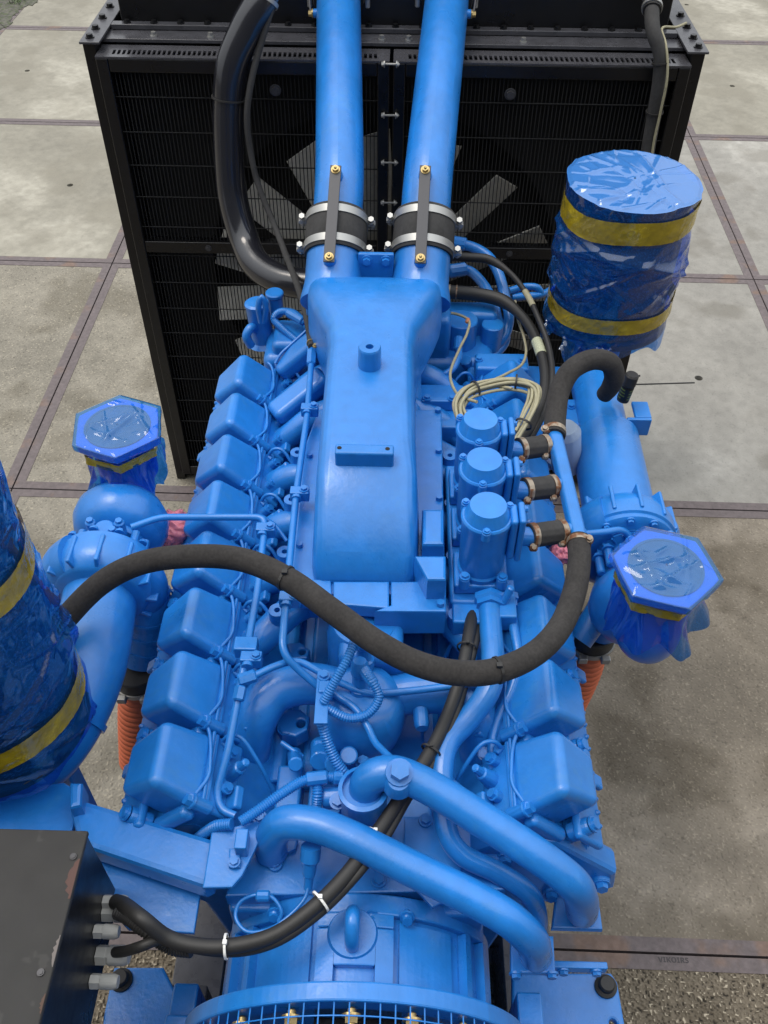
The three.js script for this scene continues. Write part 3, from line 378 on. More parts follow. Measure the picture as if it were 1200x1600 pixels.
// near valley: coolant collector pot with two arms, thermostat, sensors and conduits
{
  part('coolant_pot', [rev([-0.06, 1.18, -1.07], [-0.06, 1.6, -1.07], [[0.03, 0], [0.05, 0.02], [0.085, 0.08], [0.098, 0.14], [0.094, 0.19], [0.08, 0.225], [0.055, 0.235], [0, 0.235]], 36, 0.9), rev([-0.06, 1.2, -1.22], [-0.06, 1.5, -1.25], [[0, 0], [0.085, 0], [0.085, 0.2], [0.07, 0.235], [0, 0.24]], 32), bx(-0.115, 1.3, -1.14, 0.03, 1.435, -1.3, 0.02, 3)], M.blue, engine);
  part('coolant_arm', [hose([[-0.1108, 1.36, -1.1144], [-0.1828, 1.36, -1.1241], [-0.2519, 1.36, -1.1023], [-0.2882, 1.34, -1.0568], [-0.311, 1.27, -1.0253], [-0.3202, 1.2, -1.0078]], (t) => 0.045 + 0.008 * t, 40, 24), cyl([-0.3141, 1.24, -1.026], [-0.3236, 1.18, -1.0072], 0.062), ...bolt([-0.3129, 1.26, -0.976], [0, 0.6, 0.8], 0.012, 0.012), ...bolt([-0.3553, 1.25, -0.988], [0, 0.6, 0.8], 0.012, 0.012)], M.blue, engine);
  part('coolant_arm', [hose([[-0.0108, 1.35, -1.0986], [0.074, 1.36, -1.1077], [0.1518, 1.36, -1.1049], [0.1938, 1.34, -1.0616], [0.2079, 1.27, -1.0309], [0.2173, 1.2, -1.0138]], (t) => 0.045 + 0.008 * t, 40, 24), rev([0.0695, 1.36, -1.0622], [0.0733, 1.36, -1.0152], [[0, 0], [0.017, 0], [0.017, 0.035], [0.013, 0.045], [0, 0.045]], 18), cyl([0.2101, 1.24, -1.0238], [0.2186, 1.18, -1.0054], 0.062), ...bolt([0.2112, 1.25, -0.9795], [0, 0.6, 0.8], 0.012, 0.012), ...bolt([0.2015, 1.29, -0.9932], [0, 0.6, 0.8], 0.012, 0.012)], M.blue, engine);
  // sensors standing on the pot
  const se = (px) => { };
  for (const [b, t, c] of [[[-0.0556, 1.42, -1.1346], [-0.0569, 1.52, -1.1562], 1], [[-0.0632, 1.4, -1.0739], [-0.0631, 1.47, -1.0926], 2]]) part('sensor', [rev(b, t, [[0, 0], [0.022, 0], [0.022, 0.02], [0.017, 0.024], [0.016, 0.055], [0.019, 0.06], [0.019, 0.085], [0.014, 0.095], [0, 0.096]], 20)], M.blue, engine);
  part('sensor_conduit', [conduit([[-0.0584, 1.53, -1.1605], [-0.0713, 1.54, -1.1166], [-0.0903, 1.53, -1.0673], [-0.1154, 1.5, -1.0322], [-0.1347, 1.47, -1.008]], 0.0095), cyl([-0.0587, 1.525, -1.1675], [-0.0757, 1.54, -1.0972], 0.0135, 0.0125, 10)], M.blue, engine);
  part('sensor_conduit', [conduit([[-0.0619, 1.475, -1.0973], [-0.0376, 1.48, -1.0597], [-0.0208, 1.46, -1.0295], [-0.0426, 1.44, -1.003], [-0.0819, 1.44, -0.9914], [-0.1309, 1.46, -1.0037]], 0.0095), cyl([-0.0618, 1.478, -1.0953], [-0.0307, 1.475, -1.0506], 0.0135, 0.012, 10)], M.blue, engine);
  part('conduit_bracket', [plate([[-0.1521, 1.47, -1.0854], [-0.1278, 1.47, -1.0861], [-0.1225, 1.47, -0.9607], [-0.1509, 1.47, -0.96]], 0.008, 0.002), bx(-0.147, 1.44, -1.06, -0.118, 1.475, -1.03, 0.004), ...bolt([-0.1378, 1.47, -1.073], [0, 1, 0], 0.01, 0.008)], M.blue, engine);
  part('conduit', [conduit([[-0.1365, 1.44, -0.978], [-0.1241, 1.41, -0.9513], [-0.1063, 1.38, -0.9246], [-0.0888, 1.36, -0.9097]], 0.011, 0.006)], M.blue, engine);
  // thermostat pot the upper coolant pipe plugs into
  part('thermostat_pot', [rev([-0.0446, 1.27, -0.8391], [-0.0464, 1.4, -0.8457], [[0, 0], [0.058, 0], [0.058, 0.02], [0.047, 0.03], [0.047, 0.135], [0.05, 0.14], [0.05, 0.15], [0.042, 0.153], [0.042, 0.14], [0, 0.14]], 28), cyl([-0.1311, 1.33, -0.8712], [-0.0582, 1.34, -0.8682], 0.025), ...bolt([-0.0986, 1.36, -0.8477], [0, 1, 0.2], 0.013, 0.013), ...bolt([-0.0227, 1.33, -0.8216], [0, 1, 0], 0.01, 0.01)], M.blue, engine);
  // conduit run across the left deck with tee
  part('conduit', [conduit([[-0.0917, 1.37, -0.8944], [-0.1433, 1.38, -0.8879], [-0.175, 1.38, -0.8773], [-0.2114, 1.38, -0.8514], [-0.2539, 1.37, -0.8212], [-0.2887, 1.37, -0.7937]], 0.0105, 0.005), cyl([-0.1651, 1.38, -0.8831], [-0.1212, 1.38, -0.8899], 0.0145, 0.0145, 10), cyl([-0.1111, 1.375, -0.8913], [-0.0903, 1.37, -0.893], 0.014, 0.014, 10)], M.blue, engine);
  part('conduit', [conduit([[-0.1438, 1.37, -0.8888], [-0.1411, 1.36, -0.8631], [-0.1431, 1.34, -0.8425], [-0.1463, 1.33, -0.809]], 0.0105, 0.005)], M.blue, engine);
  part('conduit', [conduit([[-0.3063, 1.36, -0.7939], [-0.3357, 1.35, -0.7951], [-0.3627, 1.32, -0.7947], [-0.4022, 1.25, -0.8004]], 0.011, 0.005), bx(-0.292, 1.34, -0.775, -0.268, 1.385, -0.735, 0.003)], M.blue, engine);
  part('plug', [rev([-0.1457, 1.36, -0.7537], [-0.148, 1.33, -0.7308], [[0, 0], [0.02, 0], [0.02, 0.028], [0.015, 0.035], [0.013, 0.06], [0.01, 0.065], [0.009, 0.09], [0, 0.09]], 16)], M.blue, engine);
  part('loop_wire', [tube(spline([[-0.1502, 1.3, -0.7076], [-0.1539, 1.29, -0.684], [-0.1805, 1.28, -0.6528], [-0.222, 1.27, -0.6266], [-0.2646, 1.27, -0.622], [-0.2892, 1.27, -0.6489], [-0.2825, 1.28, -0.6723], [-0.2516, 1.29, -0.684], [-0.2198, 1.29, -0.6799], [-0.1994, 1.28, -0.656], [-0.2049, 1.27, -0.6414]], 60), 0.004, 8), cyl([-0.2513, 1.29, -0.6816], [-0.2238, 1.29, -0.6823], 0.011, 0.011, 10)], M.blue, engine);
  // small parts on the valley floor
  part('solenoid', [bx(-0.165, 1.22, -1.02, -0.1, 1.31, -0.96, 0.01), cyl([-0.1509, 1.27, -1.0215], [-0.1441, 1.32, -0.9558], 0.022), cyl([-0.121, 1.27, -0.9988], [-0.1124, 1.34, -0.9385], 0.02), cyl([-0.0855, 1.26, -0.9896], [-0.0815, 1.36, -0.9507], 0.019), ...bolt([-0.0525, 1.32, -0.9552], [0, 1, 0], 0.012, 0.012), cyl([-0.2059, 1.27, -0.9997], [-0.1942, 1.33, -0.9417], 0.016), pipe([[-0.2331, 1.3, -1.0104], [-0.2002, 1.3, -0.988], [-0.1864, 1.29, -0.9831]], 0.006, 0.01, 8)], M.blue, engine);
  part('flange_lug', [plate([[-0.2482, 1.28, -1.0891], [-0.2294, 1.28, -1.1062], [-0.2003, 1.28, -1.107], [-0.1783, 1.28, -1.0877], [-0.1815, 1.28, -1.0549], [-0.2059, 1.28, -1.0383], [-0.238, 1.28, -1.0454], [-0.2548, 1.28, -1.0692]], 0.05, 0.005, [[[-0.1972, 1.28, -1.0708], 0.01], [[-0.232, 1.28, -1.0569], 0.012]])], M.blue, engine);
  part('flange_lug', [plate([[-0.2497, 1.28, -1.2882], [-0.216, 1.28, -1.2929], [-0.1926, 1.28, -1.2711], [-0.1968, 1.28, -1.247], [-0.2346, 1.28, -1.2423]], 0.05, 0.005, [[[-0.2106, 1.28, -1.265], 0.008]])], M.blue, engine);
  part('valley_post', [bx(-0.24, 1.1, -0.98, -0.185, 1.26, -0.83, 0.008), bx(-0.17, 1.1, -0.98, -0.15, 1.24, -0.83, 0.006), bx(0.03, 1.1, -1.0, 0.1, 1.22, -0.84, 0.01)], M.blue, engine);
}

// ---------------------------------------------------------------- near end: deck, flywheel housing, generator, brackets
const FY = 0.97; // crank height
{
  part('rear_deck', [plate([[-0.3164, 1.26, -0.6913], [-0.3012, 1.26, -0.7691], [-0.26, 1.26, -0.8452], [-0.2212, 1.26, -0.8603], [0.0761, 1.26, -0.8678], [0.2241, 1.26, -0.8575], [0.2413, 1.26, -0.7178]], 0.05, 0.004), bx(CX - 0.26, 1.05, -0.68, CX + 0.26, 1.215, -0.84, 0.01)], M.blue, engine);
  part('deck_plate', [plate([[0.0381, 1.267, -0.8594], [0.1431, 1.267, -0.862], [0.1645, 1.267, -0.7912], [0.1406, 1.267, -0.7], [0.0946, 1.267, -0.6765], [0.062, 1.267, -0.7106], [0.036, 1.267, -0.7746]], 0.012, 0.003, [[[0.0848, 1.267, -0.6986], 0.005]])], M.blue, engine);
  for (const p of [[-0.2492, 1.265, -0.7883], [-0.2234, 1.265, -0.7558], [0.0823, 1.27, -0.8535], [0.1292, 1.27, -0.8519], [-0.2651, 1.27, -0.8502], [0.0124, 1.262, -0.7895], [-0.0123, 1.262, -0.7285]]) part('deck_bolt', bolt(p, [0, 1, 0], 0.011, 0.009), M.blue, engine);
  // flywheel housing: barrel about the crank axis
  const arc = (r, a0, a1, n = Math.max(6, Math.ceil(Math.abs(a1 - a0) / 3))) => { const o = []; for (let i = 0; i <= n; i++) { const a = (a0 + (a1 - a0) * i / n) * Math.PI / 180; o.push([CX + r * Math.sin(a), FY + r * Math.cos(a)]); } return o; };
  const barrel = (r0, r1, a0, a1, z0, z1, bev = 0.004) => prismZ([...arc(r1, a0, a1), ...arc(r0, a1, a0)], z0, z1, bev);
  part('flywheel_housing', [barrel(0.2, 0.285, -150, 150, -0.526, -0.70), barrel(0.28, 0.302, -60, 60, -0.66, -0.70), ...[-58, -46, 46, 58].map((a) => barrel(0.28, 0.305, a, a + 3, -0.528, -0.66, 0.003))], M.blue, engine);
  part('housing_pad', [barrel(0.28, 0.304, -14, 14, -0.635, -0.662, 0.003), barrel(0.28, 0.304, -14, -7.5, -0.528, -0.634, 0.003), barrel(0.28, 0.304, 7.5, 14, -0.528, -0.634, 0.003), barrel(0.28, 0.304, -7.4, 7.4, -0.565, -0.634, 0.003)], M.blue, engine);
  part('lifting_eye', [tube(spline([[CX - 0.005, 1.25, -0.648], [CX - 0.005, 1.305, -0.65], [CX - 0.005, 1.335, -0.628], [CX - 0.005, 1.31, -0.6], [CX - 0.005, 1.25, -0.6]], 30), 0.014, 16), rev([CX - 0.005, 1.268, -0.622], [CX - 0.005, 1.3, -0.622], [[0, 0], [0.05, 0], [0.045, 0.011], [0, 0.012]], 28)], M.blue, engine);
  for (const [a, b] of [[-40, -17], [17, 40]]) part('inspection_cover', [barrel(0.283, 0.293, a, b, -0.53, -0.652, 0.002), ...bolt([CX + 0.292 * Math.sin((a + 3) * Math.PI / 180), FY + 0.292 * Math.cos((a + 3) * Math.PI / 180), -0.53], [Math.sin(a * Math.PI / 180), 1, 0], 0.01, 0.008)], M.blue, engine);
  for (const x of [-0.16, 0.03, 0.1]) part('housing_bolt', [cyl([CX + x, FY + 0.28, -0.672], [CX + x, FY + 0.30, -0.652], 0.008), ...bolt([CX + x, FY + 0.29, -0.66], [0, 0.5, 1], 0.011, 0.012)], M.blue, engine);

  // the generator: adapter ring, mesh guard, body, feet
  const gen = thing('generator', 'blue generator with ring flange and wire mesh guard at bottom edge', 'generator');
  part('adapter_ring', [barrel(0.30, 0.352, -178, 178, -0.49, -0.524, 0.004)], M.blue, gen);
  const wires = []; for (const z of [-0.468, -0.446, -0.424, -0.402, -0.38, -0.358, -0.336, -0.314]) wires.push(tube(arc(0.345, -90, 90, 60).map(([x, y]) => V(x, y, z)), 0.0015, 6)); for (let a = -88; a < 90; a += 4.6) { const t = a * Math.PI / 180; wires.push(cyl([CX + 0.345 * Math.sin(t), FY + 0.345 * Math.cos(t), -0.49], [CX + 0.345 * Math.sin(t), FY + 0.345 * Math.cos(t), -0.28], 0.0015, 0.0015, 6, 0.0002)); }
  part('mesh_guard', wires, M.blue, gen).userData.kind = 'stuff';
  for (let a = -60; a <= 60; a += 20) { const t = a * Math.PI / 180; part('ring_bolt', [cyl([CX + 0.32 * Math.sin(t), FY + 0.32 * Math.cos(t), -0.488], [CX + 0.32 * Math.sin(t), FY + 0.32 * Math.cos(t), -0.44], 0.008), ...bolt([CX + 0.32 * Math.sin(t), FY + 0.32 * Math.cos(t), -0.475], [0, 0, 1], 0.013, 0.012)], M.brass, gen); }
  part('coupling_disc', [rev([CX, FY, -0.42], [CX, FY, 0], [[0, 0], [0.26, 0], [0.26, 0.02], [0.1, 0.03], [0.1, 0.15], [0, 0.15]], 40)], M.blue, gen);
  for (let a = -80; a <= 80; a += 20) { const t = a * Math.PI / 180; part('fan_vane', [at(bx(-0.012, 0.1, -0.38, 0.012, 0.29, -0.31, 0.004), CX, FY, 0, 0, 0, -t)], M.blue, gen); }
  part('stator_frame', [barrel(0.12, 0.40, -179, 179, -0.275, 0.55, 0.01)], M.blue, gen);
  part('mount_leg', [bx(CX - 0.40, 0.4, -0.50, CX - 0.30, 0.98, -0.55, 0.006), bx(CX + 0.30, 0.4, -0.50, CX + 0.40, 0.98, -0.55, 0.006)], M.blue, gen);
  for (const s of [-1, 1]) {
    const ft = part('mount_foot', s < 0 ? [plate([[-0.6832, 0.62, -0.7469], [-0.5584, 0.62, -0.75], [-0.4637, 0.62, -0.622], [-0.4457, 0.62, -0.5135], [-0.6717, 0.62, -0.5082], [-0.6839, 0.62, -0.6451]], 0.03, 0.006, [[[-0.6671, 0.62, -0.6341], 0.009]])] : [plate([[0.3267, 0.62, -0.7577], [0.5786, 0.62, -0.7638], [0.5914, 0.62, -0.7416], [0.598, 0.62, -0.5381], [0.3099, 0.62, -0.5313]], 0.03, 0.006, [[[0.5663, 0.62, -0.6493], 0.009]])], M.blue, gen);
    part('rubber_mount', [rev(s < 0 ? [-0.6568, 0.62, -0.7159] : [0.5592, 0.62, -0.7303], V(s < 0 ? [-0.6568, 0.62, -0.7159] : [0.5592, 0.62, -0.7303]).add(UPV), [[0, 0], [0.028, 0], [0.028, 0.008], [0.02, 0.012], [0.02, 0.026], [0.017, 0.03], [0, 0.03]], 24)], M.cable, ft);
    part('foot_gusset', [bx(CX + s * 0.345, 0.55, -0.62, CX + s * 0.40, 0.95, -0.50, 0.006), bx(CX + s * 0.41, 0.628, -0.53, CX + s * 0.62, 0.66, -0.5, 0.006)], M.blue, gen);
  }
  // dark skid under everything
  const sk = thing('skid_frame', 'dark grey steel skid frame underneath the blue engine', 'frame');
  for (const s of [-1, 1]) part('beam', [bx(CX + s * 0.46, 0.02, -2.9, CX + s * 0.40, 0.30, 0.6, 0.004), bx(CX + s * 0.54, 0.302, -2.9, CX + s * 0.40, 0.315, 0.6, 0.003), bx(CX + s * 0.54, 0.005, -2.9, CX + s * 0.40, 0.018, 0.6, 0.003)], M.deck, sk);
  for (const z of [-2.7, -1.6, -0.72, 0.4]) part('cross_member', [bx(CX - 0.398, 0.03, z - 0.05, CX + 0.398, 0.19, z + 0.05, 0.004)], M.deck, sk);
  part('pedestal', [bx(CX + 0.39, 0.32, -0.60, CX + 0.52, 0.585, -0.72, 0.004), bx(CX - 0.52, 0.32, -0.60, CX - 0.39, 0.585, -0.72, 0.004)], M.deck, sk);
}
// bracket arms carrying the left air filter
{
  const o = thing('filter_bracket', 'blue welded bracket arm under the left wrapped air filter', 'bracket');
  part('box_arm', [plate([[-0.6476, 1.33, -0.8344], [-0.6264, 1.33, -0.8543], [-0.3353, 1.33, -0.775], [-0.3257, 1.33, -0.7622], [-0.3353, 1.33, -0.6911], [-0.3489, 1.33, -0.6834], [-0.6105, 1.33, -0.7602]], 0.07, 0.012)], M.blue, o);
  part('end_plate', [plate([[-0.3474, 1.345, -0.7838], [-0.2588, 1.345, -0.81], [-0.2393, 1.345, -0.7971], [-0.2753, 1.345, -0.699], [-0.292, 1.345, -0.6766], [-0.3478, 1.345, -0.674]], 0.012, 0.003)], M.blue, o);
  part('clip', [plate([[-0.306, 1.353, -0.7489], [-0.2847, 1.353, -0.7494], [-0.2798, 1.353, -0.7117], [-0.302, 1.353, -0.7112]], 0.008, 0.003), ...bolt([-0.2921, 1.354, -0.721], [0, 1, 0], 0.009, 0.007)], M.blue, o);
  part('web', [plate([[-0.6162, 1.24, -0.794], [-0.3703, 1.24, -0.7167], [-0.3708, 1.24, -0.6261], [-0.5008, 1.24, -0.6301], [-0.5785, 1.24, -0.6924]], 0.01, 0.002)], M.blue, o);
  part('shelf', [plate([[-0.8864, 1.31, -0.8688], [-0.6803, 1.31, -0.9], [-0.6362, 1.31, -0.8753], [-0.6363, 1.31, -0.7923], [-0.8449, 1.31, -0.7474]], 0.02, 0.004)], M.blue, o);
  part('upright', [plate([[-0.6472, 1.37, -0.8702], [-0.6212, 1.37, -0.8709], [-0.6114, 1.37, -0.8215], [-0.633, 1.37, -0.8156]], 0.07, 0.008)], M.blue, o);
  part('saddle', [bx(-0.98, 1.24, -0.98, -0.70, 1.385, -0.96, 0.004), bx(-0.78, 0.9, -1.0, -0.70, 1.3, -0.95, 0.006)], M.blue, o);
}
// two big coolant pipes, the smaller drain pipe and their flange plates
{
  const o = thing('coolant_pipe', 'thick blue coolant pipe nearest the generator with bolted oval flange', 'pipe', 'coolant pipes crossing the near end');
  part('tube', [hose([[-0.2334, 1.27, -0.7799], [-0.2288, 1.33, -0.783], [-0.1985, 1.385, -0.7877], [-0.1407, 1.4, -0.7797], [-0.0776, 1.4, -0.7582], [0.046, 1.385, -0.7067], [0.1665, 1.365, -0.6588], [0.2324, 1.345, -0.6303], [0.2772, 1.29, -0.6156], [0.2989, 1.2, -0.6209], [0.309, 1.14, -0.6344]], 0.0335, 90, 24)], M.blue, o);
  part('oval_flange', [plate([[-0.2648, 1.275, -0.7836], [-0.2511, 1.275, -0.8014], [-0.2148, 1.275, -0.8078], [-0.1801, 1.275, -0.8032], [-0.1837, 1.275, -0.7843], [-0.2236, 1.275, -0.7647], [-0.2492, 1.275, -0.7615]], 0.014, 0.004), ...bolt([-0.2473, 1.277, -0.7805], [0, 1, 0], 0.011, 0.01)], M.blue, o);
  part('flange_plate', [plate([[0.2597, 1.15, -0.6671], [0.3476, 1.15, -0.6693], [0.344, 1.15, -0.5982], [0.2545, 1.15, -0.5961]], 0.02, 0.004), ...bolt([0.266, 1.14, -0.5982], [0, 0, 1], 0.01, 0.008), ...bolt([0.3379, 1.14, -0.5999], [0, 0, 1], 0.01, 0.008)], M.blue, o);
  const b = thing('coolant_pipe', 'thick blue coolant pipe with a large hexagon plug on its bend', 'pipe', 'coolant pipes crossing the near end');
  part('tube', [hose([[-0.0419, 1.33, -0.8498], [-0.0441, 1.39, -0.8507], [-0.0314, 1.44, -0.8598], [0.0086, 1.455, -0.8639], [0.0625, 1.45, -0.8476], [0.1924, 1.42, -0.7828], [0.3012, 1.39, -0.7246], [0.359, 1.35, -0.6981], [0.388, 1.27, -0.6988], [0.408, 1.17, -0.7173], [0.4284, 1.07, -0.7489]], 0.034, 90, 24)], M.blue, b);
  part('hex_plug', [rev([0.0214, 1.45, -0.8412], [0.0231, 1.56, -0.8234], [[0, 0], [0.03, 0], [0.026, 0.02], [0.021, 0.03], [0, 0.03]], 20), ...bolt([0.0232, 1.485, -0.8486], [0.05, 1, 0.25], 0.02, 0.022, true)], M.blue, b);
  part('flange_plate', [plate([[0.3786, 1.05, -0.7881], [0.4738, 1.05, -0.7905], [0.4736, 1.05, -0.7194], [0.3629, 1.05, -0.7194]], 0.02, 0.004)], M.blue, b);
  part('flange_lip', [bx(0.36, 1.0, -0.66, 0.478, 1.03, -0.645, 0.003), ...bolt([0.385, 1.015, -0.645], [0, 0, 1], 0.01, 0.008), ...bolt([0.455, 1.015, -0.645], [0, 0, 1], 0.01, 0.008)], M.blue, b);
  const c = thing('drain_pipe', 'slim blue bent pipe running from the canister bank to the near corner', 'pipe');
  part('tube', [hose([[0.2277, 1.44, -1.3223], [0.2248, 1.44, -1.2223], [0.2245, 1.44, -1.1453], [0.2146, 1.43, -1.0782], [0.1736, 1.4, -1.0251], [0.126, 1.38, -0.9747], [0.112, 1.37, -0.9211], [0.1153, 1.35, -0.847], [0.1242, 1.33, -0.7959], [0.1527, 1.31, -0.7659], [0.2219, 1.28, -0.7452], [0.2851, 1.24, -0.7227], [0.3133, 1.17, -0.7085], [0.3224, 1.08, -0.682]], (t) => 0.0255 - 0.004 * sstep(0.5, 0.62, t), 120, 20)], M.blue, c);
  part('union_nut', [rev([0.2286, 1.44, -1.313], [0.2233, 1.44, -1.1962], [[0, 0], [0.041, 0], [0.042, 0.012], [0.036, 0.018], [0.036, 0.03], [0, 0.03]], 6)], M.blue, c);
}
// black control box with cable glands, and the harness leaving it
{
  const o = thing('control_box', 'black sheet metal control box with worn edge at bottom left', 'box');
  const bt = texture(512, (u, v) => { const s = sstep(0.55, 0.75, F2(u, v)) * 0.025, d = F3(u, v) - 0.5, e = sstep(0.72, 0.76, F4(v, u)) * 0.04; const b = 0.185 + 0.05 * (F1(v, u) - 0.5) + 0.035 * d + e + s; return [b * 1.02, b, b * 0.97]; }, true, 0.7);
  const bm = std({ map: bt, roughness: 0.75, bumpMap: paintBump, bumpScale: 0.0004 });
  part('lid', [bx(-1.25, 1.488, -0.712, -0.54, 1.50, 0.25, 0.003)], bm, o);
  part('cabinet', [bx(-1.248, 1.2, -0.709, -0.543, 1.487, 0.25, 0.003)], M.black, o);
  const wornTex = M.copper;
  // chipped paint showing rust along the lid edge
  const chip = (z0, z1, w, sd) => { const pts = []; for (let i = 0; i <= 10; i++) pts.push([-0.5412, 1.5008, z0 + (z1 - z0) * i / 10]); const back = []; for (let i = 10; i >= 0; i--) back.push([-0.5412 - w * (0.35 + 0.65 * Math.abs(Math.sin(i * 1.7 + sd))) * (0.3 + Math.sin(Math.PI * i / 10)), 1.5008, z0 + (z1 - z0) * i / 10]); return plate([...pts, ...back], 0.0012, 0); };
  part('chip', [chip(-0.66, -0.59, 0.014, 0.3)], std({ color: new THREE.Color().setRGB(0.10, 0.055, 0.046), roughness: 0.85 }), o);
  part('chip', [chip(-0.53, -0.48, 0.006, 1.3)], std({ color: new THREE.Color().setRGB(0.16, 0.14, 0.13), roughness: 0.8 }), o);
  part('chip', [chip(-0.44, -0.41, 0.005, 2.1)], std({ color: new THREE.Color().setRGB(0.09, 0.055, 0.042), roughness: 0.85 }), o);
  for (const p of [[-0.5538, 1.5, -0.6629], [-0.558, 1.5, -0.4708]]) part('lid_screw', bolt(p, [0, 1, 0], 0.0045, 0.0025), M.strap, o);
  const gland = (p, r, L) => { const q = V(p); part('cable_gland', [rev(q, [q.x + 1, q.y, q.z], [[0, 0], [r * 1.0, 0], [r * 1.0, L * 0.3], [r * 0.95, L * 0.32], [r * 0.95, L * 0.42]], 6), rev([q.x + L * 0.4, q.y, q.z], [q.x + 1, q.y, q.z], [[0, 0], [r, 0], [r, L * 0.45], [r * 0.8, L * 0.62], [r * 0.5, L * 0.62], [0, L * 0.6]], 20)], M.nylon, o); };
  gland([-0.542, 1.3016, -0.659], 0.0135, 0.045); gland([-0.542, 1.2866, -0.6452], 0.0185, 0.06); gland([-0.542, 1.3155, -0.5996], 0.0135, 0.045); gland([-0.542, 1.2655, -0.5736], 0.0185, 0.06); gland([-0.542, 1.2687, -0.5265], 0.014, 0.05);

  const h = thing('wiring_harness', 'black taped wiring harness sweeping from control box up to the valley', 'cable');
  const main = [[-0.515, 1.3184, -0.6534], [-0.495, 1.3338, -0.6434], [-0.4365, 1.4, -0.5955], [-0.3934, 1.36, -0.5768], [-0.3371, 1.35, -0.5671], [-0.2675, 1.35, -0.5699], [-0.1984, 1.36, -0.5872], [-0.1308, 1.375, -0.6314], [-0.0746, 1.38, -0.69], [-0.0164, 1.385, -0.7742], [0.0454, 1.39, -0.8737], [0.098, 1.4, -0.9627], [0.1365, 1.42, -1.0508], [0.1597, 1.44, -1.1269], [0.1776, 1.44, -1.221], [0.1879, 1.42, -1.2903]];
  const sm = spline(main, 140);
  part('sheath', [tube(sm, 0.0145, 14)], M.cable, h);
  part('sheath', [tube(sm.map((p, i) => p.clone().add(V(0.013 + 0.003 * Math.sin(i * 0.2), -0.010 + 0.004 * Math.sin(i * 0.31), 0.004))), 0.010, 12)], M.cable, h);
  part('branch', [hose([[-0.505, 1.2806, -0.5743], [-0.48, 1.304, -0.5696], [-0.4394, 1.35, -0.5646], [-0.409, 1.35, -0.5764], [-0.3622, 1.345, -0.5725]], 0.010, 30)], M.cable, h);
  part('branch', [conduit([[-0.505, 1.3291, -0.6295], [-0.485, 1.335, -0.6209], [-0.4376, 1.35, -0.5904], [-0.3957, 1.32, -0.5732], [-0.3513, 1.33, -0.5643]], 0.012, 0.006)], M.cable, h);
  for (const [t, mt, lb] of [[0.245, M.white, 'white'], [0.40, M.white, 'white'], [0.53, M.white, 'white'], [0.70, M.cable, 'black'], [0.90, M.cable, 'black']]) { const [p, d] = onPath(main, t); part('cable_tie', [band(p, d, 0.0212, 0.0045, 0.0014, 18), at(bx(-0.004, -0.004, -0.004, 0.004, 0.004, 0.004, 0.001), p.x, p.y + 0.022, p.z)], mt, h).userData.label = lb + ' cable tie'; }
}

